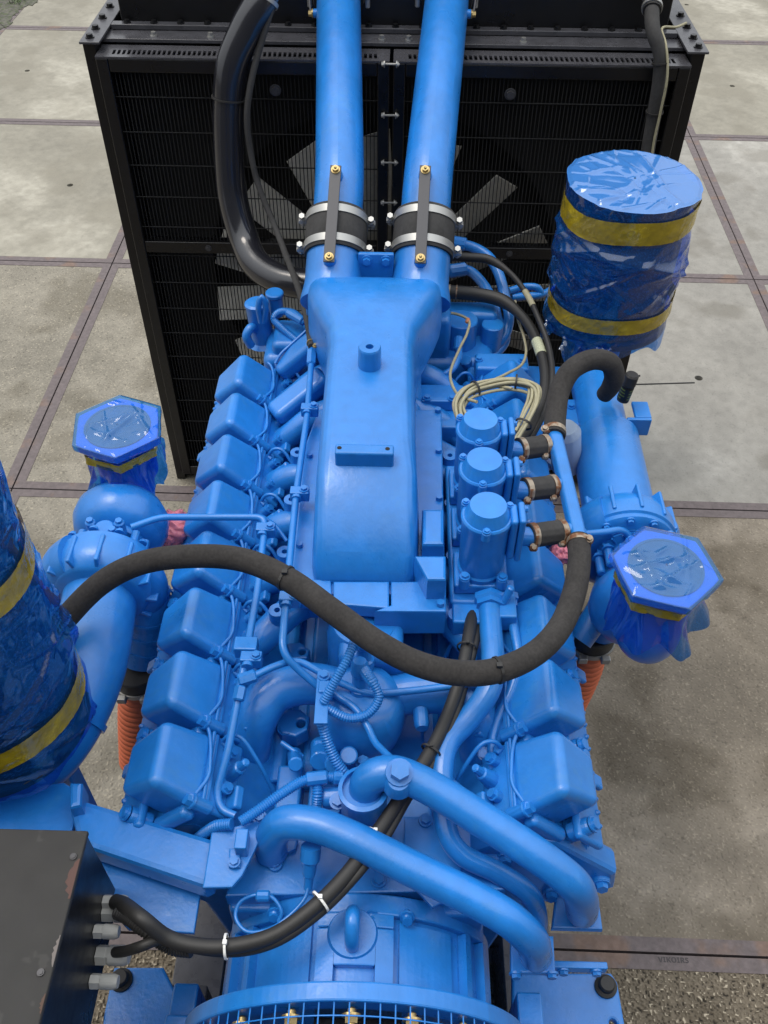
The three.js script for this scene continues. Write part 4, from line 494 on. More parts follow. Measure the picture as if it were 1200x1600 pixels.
// ---------------------------------------------------------------- charge air pipes with couplings
function chargePipe(label, top, up, low, x) {
  const o = thing('charge_air_pipe', label, 'pipe', 'charge air pipes between engine and radiator');
  const A = V(low), B = V(up), C = V(top), dir = C.clone().sub(B).normalize();
  part('tube', [tube(fillet([A.clone(), ...[0.06, 0.12, 0.18, 0.24, 0.3].map((k) => A.clone().lerp(B, k)), A.clone().lerp(B, 0.5), A.clone().lerp(B, 0.55), B.clone(), C.clone()], 0.08, 10), (t, l) => l < A.distanceTo(B) * 0.52 ? 0.0815 + 0.009 * (1 - sstep(0, 0.07, l)) : 0.0725, 40)], M.blue, o);
  // rubber sleeve between two band clamps
  const d0 = B.clone().sub(A).normalize(), mid = A.clone().lerp(B, 0.55), L = 0.13;
  const s0 = mid.clone().addScaledVector(d0, -L / 2), s1 = mid.clone().addScaledVector(d0, L / 2);
  part('rubber_sleeve', [rev(s0, s1, [[0.072, 0], [0.0885, 0], [0.090, 0.003], [0.090, L - 0.003], [0.0885, L], [0.072, L]], 48)], M.rubber, o);
  for (const t of [0.16, 0.84]) {
    const p = s0.clone().lerp(s1, t), c = part('band_clamp', [band(p, d0, 0.090, 0.022, 0.003, 48)], M.zinc, o);
    for (const s of [-1, 1]) { const side = V(s, 0, 0).addScaledVector(d0, -s * d0.x).normalize(), up2 = side.clone().cross(d0).multiplyScalar(s > 0 ? 1 : -1); const b = p.clone().addScaledVector(side, 0.101); const v = V(0, 1, 0).addScaledVector(d0, -d0.y).normalize(); part('clamp_bolt', [cyl(b.clone().addScaledVector(v, -0.028), b.clone().addScaledVector(v, 0.024), 0.0055, 0.0055, 10), ...bolt(b.clone().addScaledVector(v, 0.02), v, 0.0092, 0.009, false), cyl(b.clone().addScaledVector(v, 0.004), b.clone().addScaledVector(v, 0.018), 0.010, 0.010, 12), cyl(b.clone().addScaledVector(v, -0.018), b.clone().addScaledVector(v, -0.006), 0.0105, 0.0105, 6), bx(b.x - 0.012, b.y - 0.005, b.z - 0.010, b.x + 0.012, b.y + 0.005, b.z + 0.010, 0.002)], M.zinc, c); }
  }
  const upn = V(0, 1, 0).addScaledVector(d0, -d0.y).normalize();
  const e0 = s0.clone().addScaledVector(d0, -0.05).addScaledVector(upn, 0.103), e1 = s1.clone().addScaledVector(d0, 0.085).addScaledVector(upn, 0.103);
  e0.x += x[0]; e1.x += x[1];
  const sd = e1.clone().sub(e0), st = new RoundedBoxGeometry(0.032, 0.0045, sd.length() + 0.03, 2, 0.002); const side = V(1, 0, 0).addScaledVector(sd.clone().normalize(), -sd.clone().normalize().x).normalize(), nn = sd.clone().normalize().cross(side).negate();
  st.applyMatrix4(new THREE.Matrix4().makeBasis(side, nn.clone().negate(), side.clone().cross(nn.clone().negate()))); const mm = e0.clone().add(e1).multiplyScalar(0.5); st.translate(mm.x, mm.y, mm.z);
  const strap = part('earth_strap', [st], M.strap, o);
  for (const e of [e0, e1]) { part('strap_lug', [cyl(e.clone().addScaledVector(upn, -0.035), e.clone().addScaledVector(upn, -0.003), 0.02, 0.0165, 18)], M.blue, o); part('strap_bolt', [...bolt(e.clone().addScaledVector(upn, 0.002), upn, 0.0095, 0.010), cyl(e, e.clone().addScaledVector(upn, 0.018), 0.004, 0.004, 8)], M.brass, o); }
  // upper clamp on the header tank
  const c0 = C.clone().addScaledVector(dir, -0.03);
  part('upper_sleeve', [rev(c0, C.clone().addScaledVector(dir, 0.2), [[0.072, 0], [0.083, 0], [0.083, 0.11], [0.07, 0.11]], 40)], M.rubber, o);
  const uc = part('band_clamp', [band(c0.clone().addScaledVector(dir, 0.02), dir, 0.083, 0.018, 0.003, 40)], M.zinc, o);
  for (const s of [-1, 1]) part('clamp_bolt', [cyl(c0.clone().add(V(s * 0.096, -0.02, 0)), c0.clone().add(V(s * 0.096, 0.03, 0)), 0.008), ...bolt(c0.clone().add(V(s * 0.096, 0.02, 0.005)), [0, 1, 0], 0.011, 0.012)], M.zinc, uc);
  const sx = x[2], lp = c0.clone().addScaledVector(dir, -0.06).add(V(sx * 0.085, 0.0, 0));
  part('strap_lug', [cyl(lp.clone().add(V(-sx * 0.03, 0, 0)), lp, 0.014)], M.blue, o); part('strap_bolt', bolt(lp, [sx, 0, 0], 0.01, 0.012), M.brass, o);
  part('earth_strap', [tube(spline([lp.clone().add(V(sx * 0.006, 0, 0)), lp.clone().add(V(sx * 0.012, 0.03, -0.03)), lp.clone().add(V(sx * 0.008, 0.06, -0.09))], 12), 0.004, 8)], M.strap, o);
}
chargePipe('left blue charge air pipe with rubber sleeve, beside the black hose', [-0.216, 2.0826, -3.33], [-0.1773, 1.8103, -2.57], [-0.1896, 1.6, -2.252], [-0.004, -0.003, -1]);
chargePipe('right blue charge air pipe with rubber sleeve, nearer the wrapped filter', [0.1444, 2.0877, -3.33], [0.082, 1.8151, -2.57], [0.0636, 1.6, -2.2604], [-0.002, -0.006, 1]);

// ---------------------------------------------------------------- black hoses at the radiator
{
  const o = thing('radiator_hose', 'thick glossy black bent coolant pipe left of the blue pipes', 'pipe');
  const pts = [[-0.4149, 2.2012, -3.12], [-0.4379, 2.1447, -3.07], [-0.4869, 2.0714, -3.04], [-0.5405, 1.9671, -3.01], [-0.5621, 1.8442, -2.99], [-0.5715, 1.7082, -2.96], [-0.5689, 1.5695, -2.92], [-0.5325, 1.4532, -2.85], [-0.4854, 1.4165, -2.76], [-0.3906, 1.4062, -2.68], [-0.2141, 1.4212, -2.62]];
  part('tube', [hose(pts, 0.051, 110, 28)], M.gloss, o);
  part('weld_ring', [band(...onPath(pts, 0.91), 0.0505, 0.008, 0.0012, 28)], M.gloss, o);
  part('cable_tie', [band(...onPath(pts, 0.305), 0.053, 0.005, 0.003, 28)], M.cable, o);
  part('hose_clamp', [band(...onPath(pts, 0.06), 0.053, 0.012, 0.002, 28)], M.zinc, o);
  const b = thing('vent_hose', 'thin dark rubber hose hanging beside the thick glossy black pipe', 'hose');
  const p2 = [[-0.3863, 2.2131, -3.08], [-0.4051, 2.1334, -3.05], [-0.4366, 2.051, -3.02], [-0.4734, 1.9502, -2.98], [-0.4969, 1.8416, -2.95], [-0.4936, 1.7237, -2.93], [-0.4735, 1.6276, -2.9], [-0.4226, 1.5268, -2.83], [-0.3702, 1.4794, -2.7], [-0.3138, 1.4913, -2.5], [-0.2685, 1.5101, -2.3], [-0.2403, 1.54, -2.1261]];
  part('tube', [hose(p2, 0.0105, 110, 14)], M.rubber, b);
  part('hose_clip', [band(...onPath(p2, 0.985), 0.0115, 0.006, 0.002, 16), ...bolt([-0.2282, 1.55, -2.1159], [0, 1, 0], 0.006, 0.006)], M.brass, b);
  const c = thing('coolant_hose', 'black hose with steel clamps dropping over the radiator right corner', 'hose');
  const p3 = [[0.82, 2.14, -3.34], [0.80, 2.13, -3.25], [0.7849, 2.0702, -3.1], [0.8154, 2.0086, -3.06], [0.8286, 1.9242, -3.05], [0.8352, 1.8003, -3.05], [0.8396, 1.6734, -3.04], [0.8612, 1.4908, -3.03]];
  part('tube', [hose(p3, 0.023, 60, 18)], M.rubber, c);
  part('elbow', [cyl([0.82, 2.14, -3.325], [0.805, 2.135, -3.27], 0.036), tube(spline(p3.slice(0, 4), 20).slice(0, 12), 0.029, 18)], M.cable, c);
  for (const t of [0.13, 0.2]) part('hose_clamp', [band(...onPath(p3, t), 0.03, 0.012, 0.003, 24)], M.zinc, c);
  for (const t of [0.42, 0.6]) part('cable_tie', [band(...onPath(p3, t), 0.026, 0.005, 0.003, 20)], M.cable, c);
  single('sensor_wire', [hose([[0.9246, 2.0426, -3.24], [0.8872, 2.0437, -3.2], [0.8181, 2.0639, -3.12], [0.8241, 2.0412, -3.06], [0.8351, 1.9988, -3.035], [0.8425, 1.946, -3.02], [0.845, 1.8448, -3.02], [0.8468, 1.7231, -3.02], [0.8662, 1.5786, -3]], 0.0042, 60, 8)], M.wire, 'thin cream wire tied along the hose on the radiator right', 'wire');
}
// ---------------------------------------------------------------- filter canisters with branch sleeves and manifold pipe
{
  const names = ['nearest of the three upright blue filter canisters, above the drain pipe', 'middle one of the three upright blue filter canisters', 'farthest of the three upright blue filter canisters, under the wire coil'];
  const tops = [[0.2063, 1.68, -1.3782], [0.2058, 1.68, -1.5235], [0.2041, 1.68, -1.6633]], sl = [[[0.3038, 1.57, -1.4102], [0.3908, 1.57, -1.4087]], [[0.3008, 1.57, -1.5546], [0.3858, 1.57, -1.5528]], [[0.3011, 1.57, -1.697], [0.3806, 1.57, -1.697]]];
  tops.forEach((t, i) => {
    const o = thing('filter_canister', names[i], 'filter', 'filter canisters in a row'); const c = V(t), y0 = 1.47;
    part('bowl', [rev([c.x, y0, c.z], [c.x, 2, c.z], [[0, 0], [0.052, 0], [0.054, 0.015], [0.05, 0.02], [0.0525, 0.04], [0.054, 0.16], [0.057, 0.168], [0.057, 0.178], [0.054, 0.182], [0, 0.182]], 40)], M.blue, o);
    part('cap', [rev([c.x, y0 + 0.183, c.z], [c.x, 2, c.z], [[0, 0], [0.05, 0], [0.047, 0.006], [0.0415, 0.026], [0.040, 0.029], [0, 0.03]], 40)], M.blue, o);
    for (const a of [95, 215, 335]) { const t2 = a * Math.PI / 180; part('cap_lug', [cyl([c.x + 0.056 * Math.cos(t2), y0 + 0.16, c.z + 0.056 * Math.sin(t2)], [c.x + 0.056 * Math.cos(t2), y0 + 0.187, c.z + 0.056 * Math.sin(t2)], 0.010), ...bolt([c.x + 0.056 * Math.cos(t2), y0 + 0.187, c.z + 0.056 * Math.sin(t2)], [0, 1, 0], 0.0065, 0.005)], M.blue, o); }
    part('outlet_flange', [bx(c.x + 0.05, 1.535, c.z - 0.03, c.x + 0.068, 1.66, c.z + 0.03, 0.008), bx(c.x + 0.069, 1.53, c.z - 0.032, c.x + 0.083, 1.665, c.z + 0.032, 0.006), cyl([c.x + 0.08, 1.585, c.z], [c.x + 0.115, 1.582, c.z], 0.022), ...bolt([c.x + 0.083, 1.65, c.z - 0.02], [1, 0, 0], 0.007, 0.006)], M.blue, o);
    part('foot', [bx(c.x - 0.062, 1.44, c.z - 0.05, c.x + 0.062, 1.471, c.z + 0.055, 0.006), ...[[-0.04, 0.052], [0.045, 0.052]].flatMap(([dx, dz]) => [cyl([c.x + dx, 1.465, c.z + dz], [c.x + dx, 1.5, c.z + dz], 0.013), ...bolt([c.x + dx, 1.5, c.z + dz], [0, 1, 0], 0.009, 0.007)])], M.blue, o);
    const a = V(c.x + 0.1, 1.585, c.z), b = V(sl[i][1]), d = b.clone().sub(a).normalize();
    const s = thing('rubber_sleeve', ['nearest', 'middle', 'farthest'][i] + ' short black rubber sleeve joining a canister to the side pipe', 'hose', 'sleeves from canisters to side pipe');
    const L = a.distanceTo(b);
    part('sleeve', [rev(a, b, [[0.02, 0], [0.0265, 0], [0.0275, 0.003], [0.0275, L - 0.003], [0.0265, L], [0.02, L]], 28)], M.rubber, s);
    for (const t2 of [0.09, 0.9]) { const p = a.clone().lerp(b, t2); const cl = part('hose_clamp', [band(p, d, 0.0275, 0.013, 0.0018, 28)], M.rust, s); part('clamp_screw', [cyl([p.x - 0.008, p.y - 0.012, p.z + 0.028], [p.x + 0.010, p.y - 0.012, p.z + 0.028], 0.007, 0.007, 10), ...bolt([p.x, p.y - 0.004, p.z + 0.03], [0, 0.7, 0.7], 0.006, 0.008)], M.rust, cl); }
  });
  part('filter_manifold', [bx(0.135, 1.36, -1.30, 0.275, 1.439, -1.76, 0.01), bx(0.14, 1.385, -1.245, 0.235, 1.438, -1.3, 0.006), bx(0.24, 1.40, -1.25, 0.285, 1.455, -1.36, 0.005), cyl([0.255, 1.45, -1.29], [0.27, 1.5, -1.3], 0.009)], M.blue, engine);
  part('small_pipe', [pipe([[0.2773, 1.42, -1.3244], [0.2797, 1.42, -1.2384], [0.2882, 1.41, -1.1675], [0.2681, 1.39, -1.0971], [0.2281, 1.36, -1.0348], [0.221, 1.33, -0.96], [0.2274, 1.28, -0.8979], [0.2329, 1.24, -0.8599]], 0.0115, 0.04), rev([0.2761, 1.425, -1.3356], [0.2797, 1.42, -1.2384], [[0, 0], [0.021, 0], [0.021, 0.016], [0.016, 0.018], [0.016, 0.034], [0, 0.034]], 6), cyl([0.2217, 1.335, -0.9573], [0.2234, 1.315, -0.931], 0.0165), ...bolt([0.2082, 1.32, -0.9831], [-0.4, 1, 0.4], 0.011, 0.012)], M.blue, engine);
  part('thin_line', [pipe([[0.2703, 1.38, -1.3136], [0.2799, 1.38, -1.2406], [0.2675, 1.38, -1.1703], [0.2817, 1.36, -1.0839], [0.2575, 1.35, -0.9875], [0.2738, 1.36, -0.9162], [0.3034, 1.3, -0.8972]], 0.005, 0.02, 8)], M.blue, engine);
  part('thin_line', [pipe([[0.1137, 1.34, -0.9297], [0.1726, 1.33, -0.879], [0.2177, 1.32, -0.8433], [0.2604, 1.3, -0.8607], [0.2906, 1.3, -0.8727]], 0.0062, 0.02, 8), cyl([0.2766, 1.3, -0.8639], [0.3098, 1.3, -0.8788], 0.018, 0.018, 6)], M.blue, engine);

  // side pipe the three sleeves plug into
  const m = thing('side_pipe', 'blue side pipe collecting the three rubber sleeves', 'pipe');
  part('tube', [cyl([0.4014, 1.575, -1.735], [0.4185, 1.575, -1.3816], 0.0195, 0.0195, 24)], M.blue, m);
  for (const [a, b] of sl) { const q = V(b); part('stub', [cyl([q.x - 0.02, q.y, q.z], [q.x + 0.03, q.y, q.z], 0.02)], M.blue, m); }
}
// ---------------------------------------------------------------- long foam covered hose with its two ends
{
  const o = thing('breather_hose', 'long thick black foam hose arching across the engine to left turbo', 'hose');
  const p = [[-0.7479, 1.46, -1.1384], [-0.6896, 1.52, -1.1845], [-0.6205, 1.57, -1.2309], [-0.535, 1.61, -1.2534], [-0.4236, 1.63, -1.2591], [-0.3118, 1.64, -1.243], [-0.213, 1.64, -1.1938], [-0.1166, 1.63, -1.1217], [-0.0246, 1.615, -1.0566], [0.0517, 1.6, -1.0221], [0.1268, 1.595, -1.0052], [0.2026, 1.59, -1.0135], [0.2821, 1.585, -1.0553], [0.3437, 1.58, -1.1233], [0.3876, 1.575, -1.2201], [0.411, 1.575, -1.3099], [0.4185, 1.575, -1.3816]];
  part('tube', [hose(p, 0.0255, 160, 22)], M.foam, o);
  part('hose_clamp', [band(...onPath(p, 0.992), 0.0255, 0.013, 0.002, 26), cyl([0.4287, 1.59, -1.3685], [0.4462, 1.585, -1.3658], 0.009), ...bolt([0.4358, 1.595, -1.3642], [0, 1, 0.4], 0.007, 0.009)], M.rust, o);
  for (const t of [0.40, 0.715]) part('cable_tie', [band(...onPath(p, t), 0.026, 0.006, 0.002, 26), bx(onPath(p, t)[0].x - 0.006, onPath(p, t)[0].y + 0.02, onPath(p, t)[0].z + 0.002, onPath(p, t)[0].x + 0.006, onPath(p, t)[0].y + 0.032, onPath(p, t)[0].z + 0.012, 0.001)], M.cable, o);
  const u = thing('breather_hose', 'short black foam hose hooking down into the right air pipe', 'hose');
  const p2 = [[0.4004, 1.575, -1.7254], [0.4107, 1.58, -1.7984], [0.4256, 1.6, -1.8722], [0.4588, 1.63, -1.9257], [0.5149, 1.64, -1.9581], [0.566, 1.62, -1.9723], [0.5901, 1.57, -1.9797], [0.5893, 1.52, -1.9927], [0.5856, 1.48, -2.0141]];
  part('tube', [hose(p2, (t) => 0.0275 - 0.004 * sstep(0.8, 1, t), 90, 22)], M.foam, u);
  part('hose_clamp', [band(...onPath(p2, 0.03), 0.0275, 0.014, 0.002, 26), cyl([0.3741, 1.585, -1.7326], [0.3894, 1.59, -1.7322], 0.009), ...bolt([0.3754, 1.59, -1.7366], [0, 1, 0.4], 0.007, 0.009)], M.rust, u);
}
// ---------------------------------------------------------------- right far corner: cables, conduits, coil of wire
{
  const a = thing('starter_cable', 'black cable with thick sleeve curving round the wire coil', 'cable');
  const p = [[0.1184, 1.5, -2.4829], [0.1585, 1.5, -2.4807], [0.2482, 1.5, -2.4694], [0.3259, 1.5, -2.4367], [0.3868, 1.5, -2.3361], [0.4177, 1.5, -2.1925], [0.4211, 1.5, -2.058], [0.3989, 1.49, -1.9437], [0.3597, 1.47, -1.8675], [0.3169, 1.44, -1.8276]];
  part('tube', [hose(p, (t) => 0.0155 + 0.006 * (1 - sstep(0.22, 0.34, t)), 90, 16)], M.cable, a);
  part('sleeve_end', [band(...onPath(p, 0.045), 0.021, 0.014, 0.002, 22), band(...onPath(p, 0.075), 0.021, 0.004, 0.0022, 22)], M.rust, a);
  part('label', [tube(spline(p, 90).slice(45, 53), 0.0165, 14, false)], std({ map: texture(128, (u, v) => { const k = F4(u * 3, v * 3) > 0.55 ? 0.45 : 0.78; return [k, k * 1.02, k * 0.86]; }, true, 30), roughness: 0.7 }), a);
  const b = thing('starter_cable', 'thinner black cable with pale label above the wire coil', 'cable');
  const pb = [[0.168, 1.56, -2.5916], [0.2185, 1.56, -2.5858], [0.2828, 1.56, -2.5766], [0.3442, 1.56, -2.5045], [0.3905, 1.55, -2.4044], [0.4166, 1.54, -2.2955], [0.4402, 1.52, -2.1661], [0.4334, 1.51, -2.0172], [0.4002, 1.49, -1.9035], [0.3514, 1.44, -1.8287]];
  part('tube', [hose(pb, (t) => 0.0085 + 0.006 * (1 - sstep(0.12, 0.24, t)), 90, 14)], M.cable, b);
  part('label', [tube(spline(pb, 90).slice(30, 38), 0.0095, 12, false)], M.wire, b);
  // coil of pale wire
  const w = thing('wire_coil', 'coiled cream cable tied with black ties behind the canisters', 'cable');
  const base = [[0.1737, 1.55, -1.7884], [0.1649, 1.56, -1.8399], [0.1893, 1.57, -1.8859], [0.2502, 1.57, -1.9198], [0.3191, 1.57, -1.9328], [0.3633, 1.57, -1.9126], [0.3615, 1.57, -1.8546], [0.338, 1.56, -1.7994], [0.3079, 1.54, -1.7423]];
  for (let k = 0; k < 9; k++) { const dx = 0.011 * ((k % 3) - 1), dy = 0.009 * Math.floor(k / 3), dz = 0.006 * ((k * 7) % 5 - 2); part('strand', [hose(base.map((q, i) => V(q).add(V(dx * Math.cos(i * 0.6) + 0.004 * Math.sin(i + k), dy + 0.003 * Math.sin(i * 1.3 + k * 2), dz + dx * Math.sin(i * 0.6)))), 0.0045, 50, 8)], M.wire, w); }
  part('strand', [hose([[0.3066, 1.585, -1.9003], [0.2528, 1.56, -1.9487], [0.3064, 1.52, -2.0432], [0.3636, 1.48, -2.141], [0.3865, 1.46, -2.23], [0.3856, 1.46, -2.3103], [0.374, 1.46, -2.4108], [0.3725, 1.47, -2.4835]], 0.0042, 50, 8)], M.wire, w);
  part('strand', [hose([[0.2106, 1.59, -1.8362], [0.1734, 1.56, -1.8924], [0.1552, 1.52, -1.9959], [0.1552, 1.5, -2.0787], [0.1843, 1.5, -2.185], [0.2099, 1.5, -2.2648], [0.2164, 1.5, -2.3305], [0.1749, 1.5, -2.3627], [0.1359, 1.5, -2.3648]], 0.0042, 50, 8)], M.wire, w);
  part('splice', [cyl([0.2167, 1.5, -2.3372], [0.2101, 1.5, -2.317], 0.006), ], M.copper, w);
  part('connector', [cyl([0.1007, 1.5, -2.3535], [0.1591, 1.5, -2.3555], 0.013)], M.cable, w);
  for (const i of [2.2, 4.1, 7.2]) { const t = i / 8, q = onPath(base, t); part('cable_tie', [band(q[0].clone().add(V(0, 0.009, 0)), q[1], 0.021, 0.005, 0.002, 16)], M.cable, w); }
  // engine conduits and clutter beyond the canisters
  const E = (n, g) => part(n, g, M.blue, engine);
  E('conduit', [hose([[0.164, 1.52, -2.7381], [0.2375, 1.52, -2.7204], [0.293, 1.51, -2.6796], [0.3245, 1.49, -2.6167], [0.3426, 1.46, -2.5339], [0.3553, 1.42, -2.4509], [0.3358, 1.38, -2.4033], [0.2882, 1.34, -2.3954], [0.2407, 1.3, -2.4067]], 0.017, 50), cyl([0.168, 1.525, -2.7377], [0.2224, 1.525, -2.7234], 0.022, 0.022, 10)]);
  E('conduit', [hose([[0.153, 1.48, -2.627], [0.2266, 1.48, -2.6411], [0.2709, 1.47, -2.59], [0.3053, 1.45, -2.5115], [0.3207, 1.42, -2.4498], [0.348, 1.37, -2.4176], [0.2978, 1.33, -2.3687], [0.2385, 1.3, -2.3563]], 0.016, 50), cyl([0.1672, 1.485, -2.6233], [0.222, 1.485, -2.6405], 0.022, 0.022, 10)]);
  E('conduit', [hose([[0.367, 1.42, -2.6148], [0.4221, 1.42, -2.6433], [0.464, 1.42, -2.6371], [0.4765, 1.4, -2.6304], [0.4439, 1.4, -2.6217], [0.3793, 1.4, -2.6083]], 0.012, 30), hose([[0.3907, 1.4, -2.6199], [0.4652, 1.4, -2.6224], [0.5232, 1.4, -2.6702], [0.5599, 1.4, -2.7103]], 0.011, 20)]);
  E('conduit', [hose([[0.0957, 1.4, -2.2216], [0.1359, 1.42, -2.1661], [0.164, 1.43, -2.1755], [0.1857, 1.44, -2.2189], [0.1903, 1.44, -2.299]], 0.0105, 30), cyl([0.185, 1.44, -2.2569], [0.19, 1.45, -2.3081], 0.014, 0.014, 10), cyl([0.2139, 1.38, -2.2931], [0.2298, 1.33, -2.3007], 0.02, 0.018, 12)]);
  E('control_unit', [bx(0.07, 1.36, -2.12, 0.20, 1.42, -1.93, 0.006), bx(0.075, 1.42, -2.02, 0.17, 1.455, -2.0, 0.004), bx(0.22, 1.25, -2.3, 0.52, 1.36, -2.14, 0.01), bx(0.24, 1.36, -2.28, 0.4, 1.42, -2.2, 0.01), bx(0.42, 1.3, -2.14, 0.55, 1.36, -2.02, 0.008), cyl([0.2, 1.35, -2.38], [0.2, 1.47, -2.38], 0.05), cyl([0.3, 1.35, -2.4], [0.3, 1.44, -2.4], 0.035), bx(0.08, 1.25, -2.5, 0.32, 1.46, -2.42, 0.02)]);
  for (const [x, y, z] of [[0.09, 1.456, -2.01], [0.16, 1.456, -2.01], [0.25, 1.421, -2.24], [0.38, 1.421, -2.24], [0.46, 1.361, -2.05], [0.52, 1.361, -2.1], [0.28, 1.361, -2.17]]) E('unit_bolt', bolt([x, y, z], [0, 1, 0], 0.009, 0.008));
  E('diagonal_tube', [bx(-0.03, -0.02, -0.16, 0.03, 0.02, 0.16, 0.012)].map((g) => at(g, 0.16, 1.37, -1.86, 0, 0.9, 0)));
  E('diagonal_tube', [bx(-0.03, -0.02, -0.16, 0.03, 0.02, 0.16, 0.012)].map((g) => at(g, 0.16, 1.37, -2.03, 0, 0.9, 0)));
  // left far corner
  E('oil_filler', [rev([-0.4296, 1.33, -2.4305], V([-0.4296, 1.33, -2.4305]).add(V(-0.01, 0.155, 0)), [[0, 0], [0.05, 0], [0.036, 0.012], [0.036, 0.135], [0.038, 0.14], [0.038, 0.15], [0.03, 0.155], [0, 0.155]], 24), tube(spline([[-0.4153, 1.47, -2.3431], [-0.4172, 1.53, -2.3393], [-0.4052, 1.56, -2.3419], [-0.3961, 1.53, -2.34], [-0.4075, 1.47, -2.3433]], 20), 0.0095, 12)]);
  E('conduit', [conduit([[-0.2483, 1.42, -2.2797], [-0.2936, 1.42, -2.3076], [-0.3583, 1.43, -2.3718], [-0.3849, 1.44, -2.4045], [-0.368, 1.46, -2.4105], [-0.3281, 1.47, -2.3971], [-0.3, 1.47, -2.3706], [-0.2835, 1.46, -2.3551]], 0.011, 0.006), cyl([-0.338, 1.47, -2.3968], [-0.2874, 1.465, -2.3579], 0.015, 0.015, 10)]);
  E('conduit', [hose([[-0.461, 1.36, -2.3712], [-0.4705, 1.4, -2.3663], [-0.4565, 1.42, -2.3828], [-0.4444, 1.38, -2.4192]], 0.014, 20)]);
  E('breather', [cyl([-0.3882, 1.4, -2.4839], V([-0.3882, 1.4, -2.4839]).add(V(0, 0.07, 0)), 0.024), cyl(V([-0.3882, 1.4, -2.4839]).add(V(0, 0.071, 0)), V([-0.3882, 1.4, -2.4839]).add(V(0, 0.086, 0)), 0.029), bx(-0.26, 1.28, -2.2, -0.17, 1.40, -2.1, 0.01), bx(-0.34, 1.2, -2.34, -0.18, 1.36, -2.2, 0.02), cyl([-0.2, 1.38, -2.28], [-0.2, 1.5, -2.3], 0.02)]);
  E('sensor', [cyl([-0.258, 1.5, -2.3316], [-0.2546, 1.58, -2.2898], 0.016, 0.014, 12), cyl([-0.234, 1.46, -2.2417], [-0.2262, 1.53, -2.1771], 0.018), ...bolt([-0.2253, 1.53, -2.1647], [0, 1, 0], 0.012, 0.008)]);
  E('thin_line', [pipe([[-0.3637, 1.41, -2.2159], [-0.3489, 1.43, -2.2373], [-0.2746, 1.47, -2.3011], [-0.2526, 1.48, -2.324]], 0.0045, 0.02, 8)]);
  for (const [a2, b2] of [[[-0.3474, 1.38, -2.2241], [-0.2445, 1.46, -2.2542]], [[-0.3415, 1.38, -2.0152], [-0.2096, 1.45, -2.1018]]]) { const g = new RoundedBoxGeometry(0.075, 0.06, V(a2).distanceTo(V(b2)) + 0.02, 3, 0.02), m4 = new THREE.Matrix4().lookAt(V(a2), V(b2), V(0, 1, 0)); g.applyMatrix4(m4); const c = V(a2).add(V(b2)).multiplyScalar(0.5); E('diagonal_tube', g.translate(c.x, c.y, c.z)); }
}

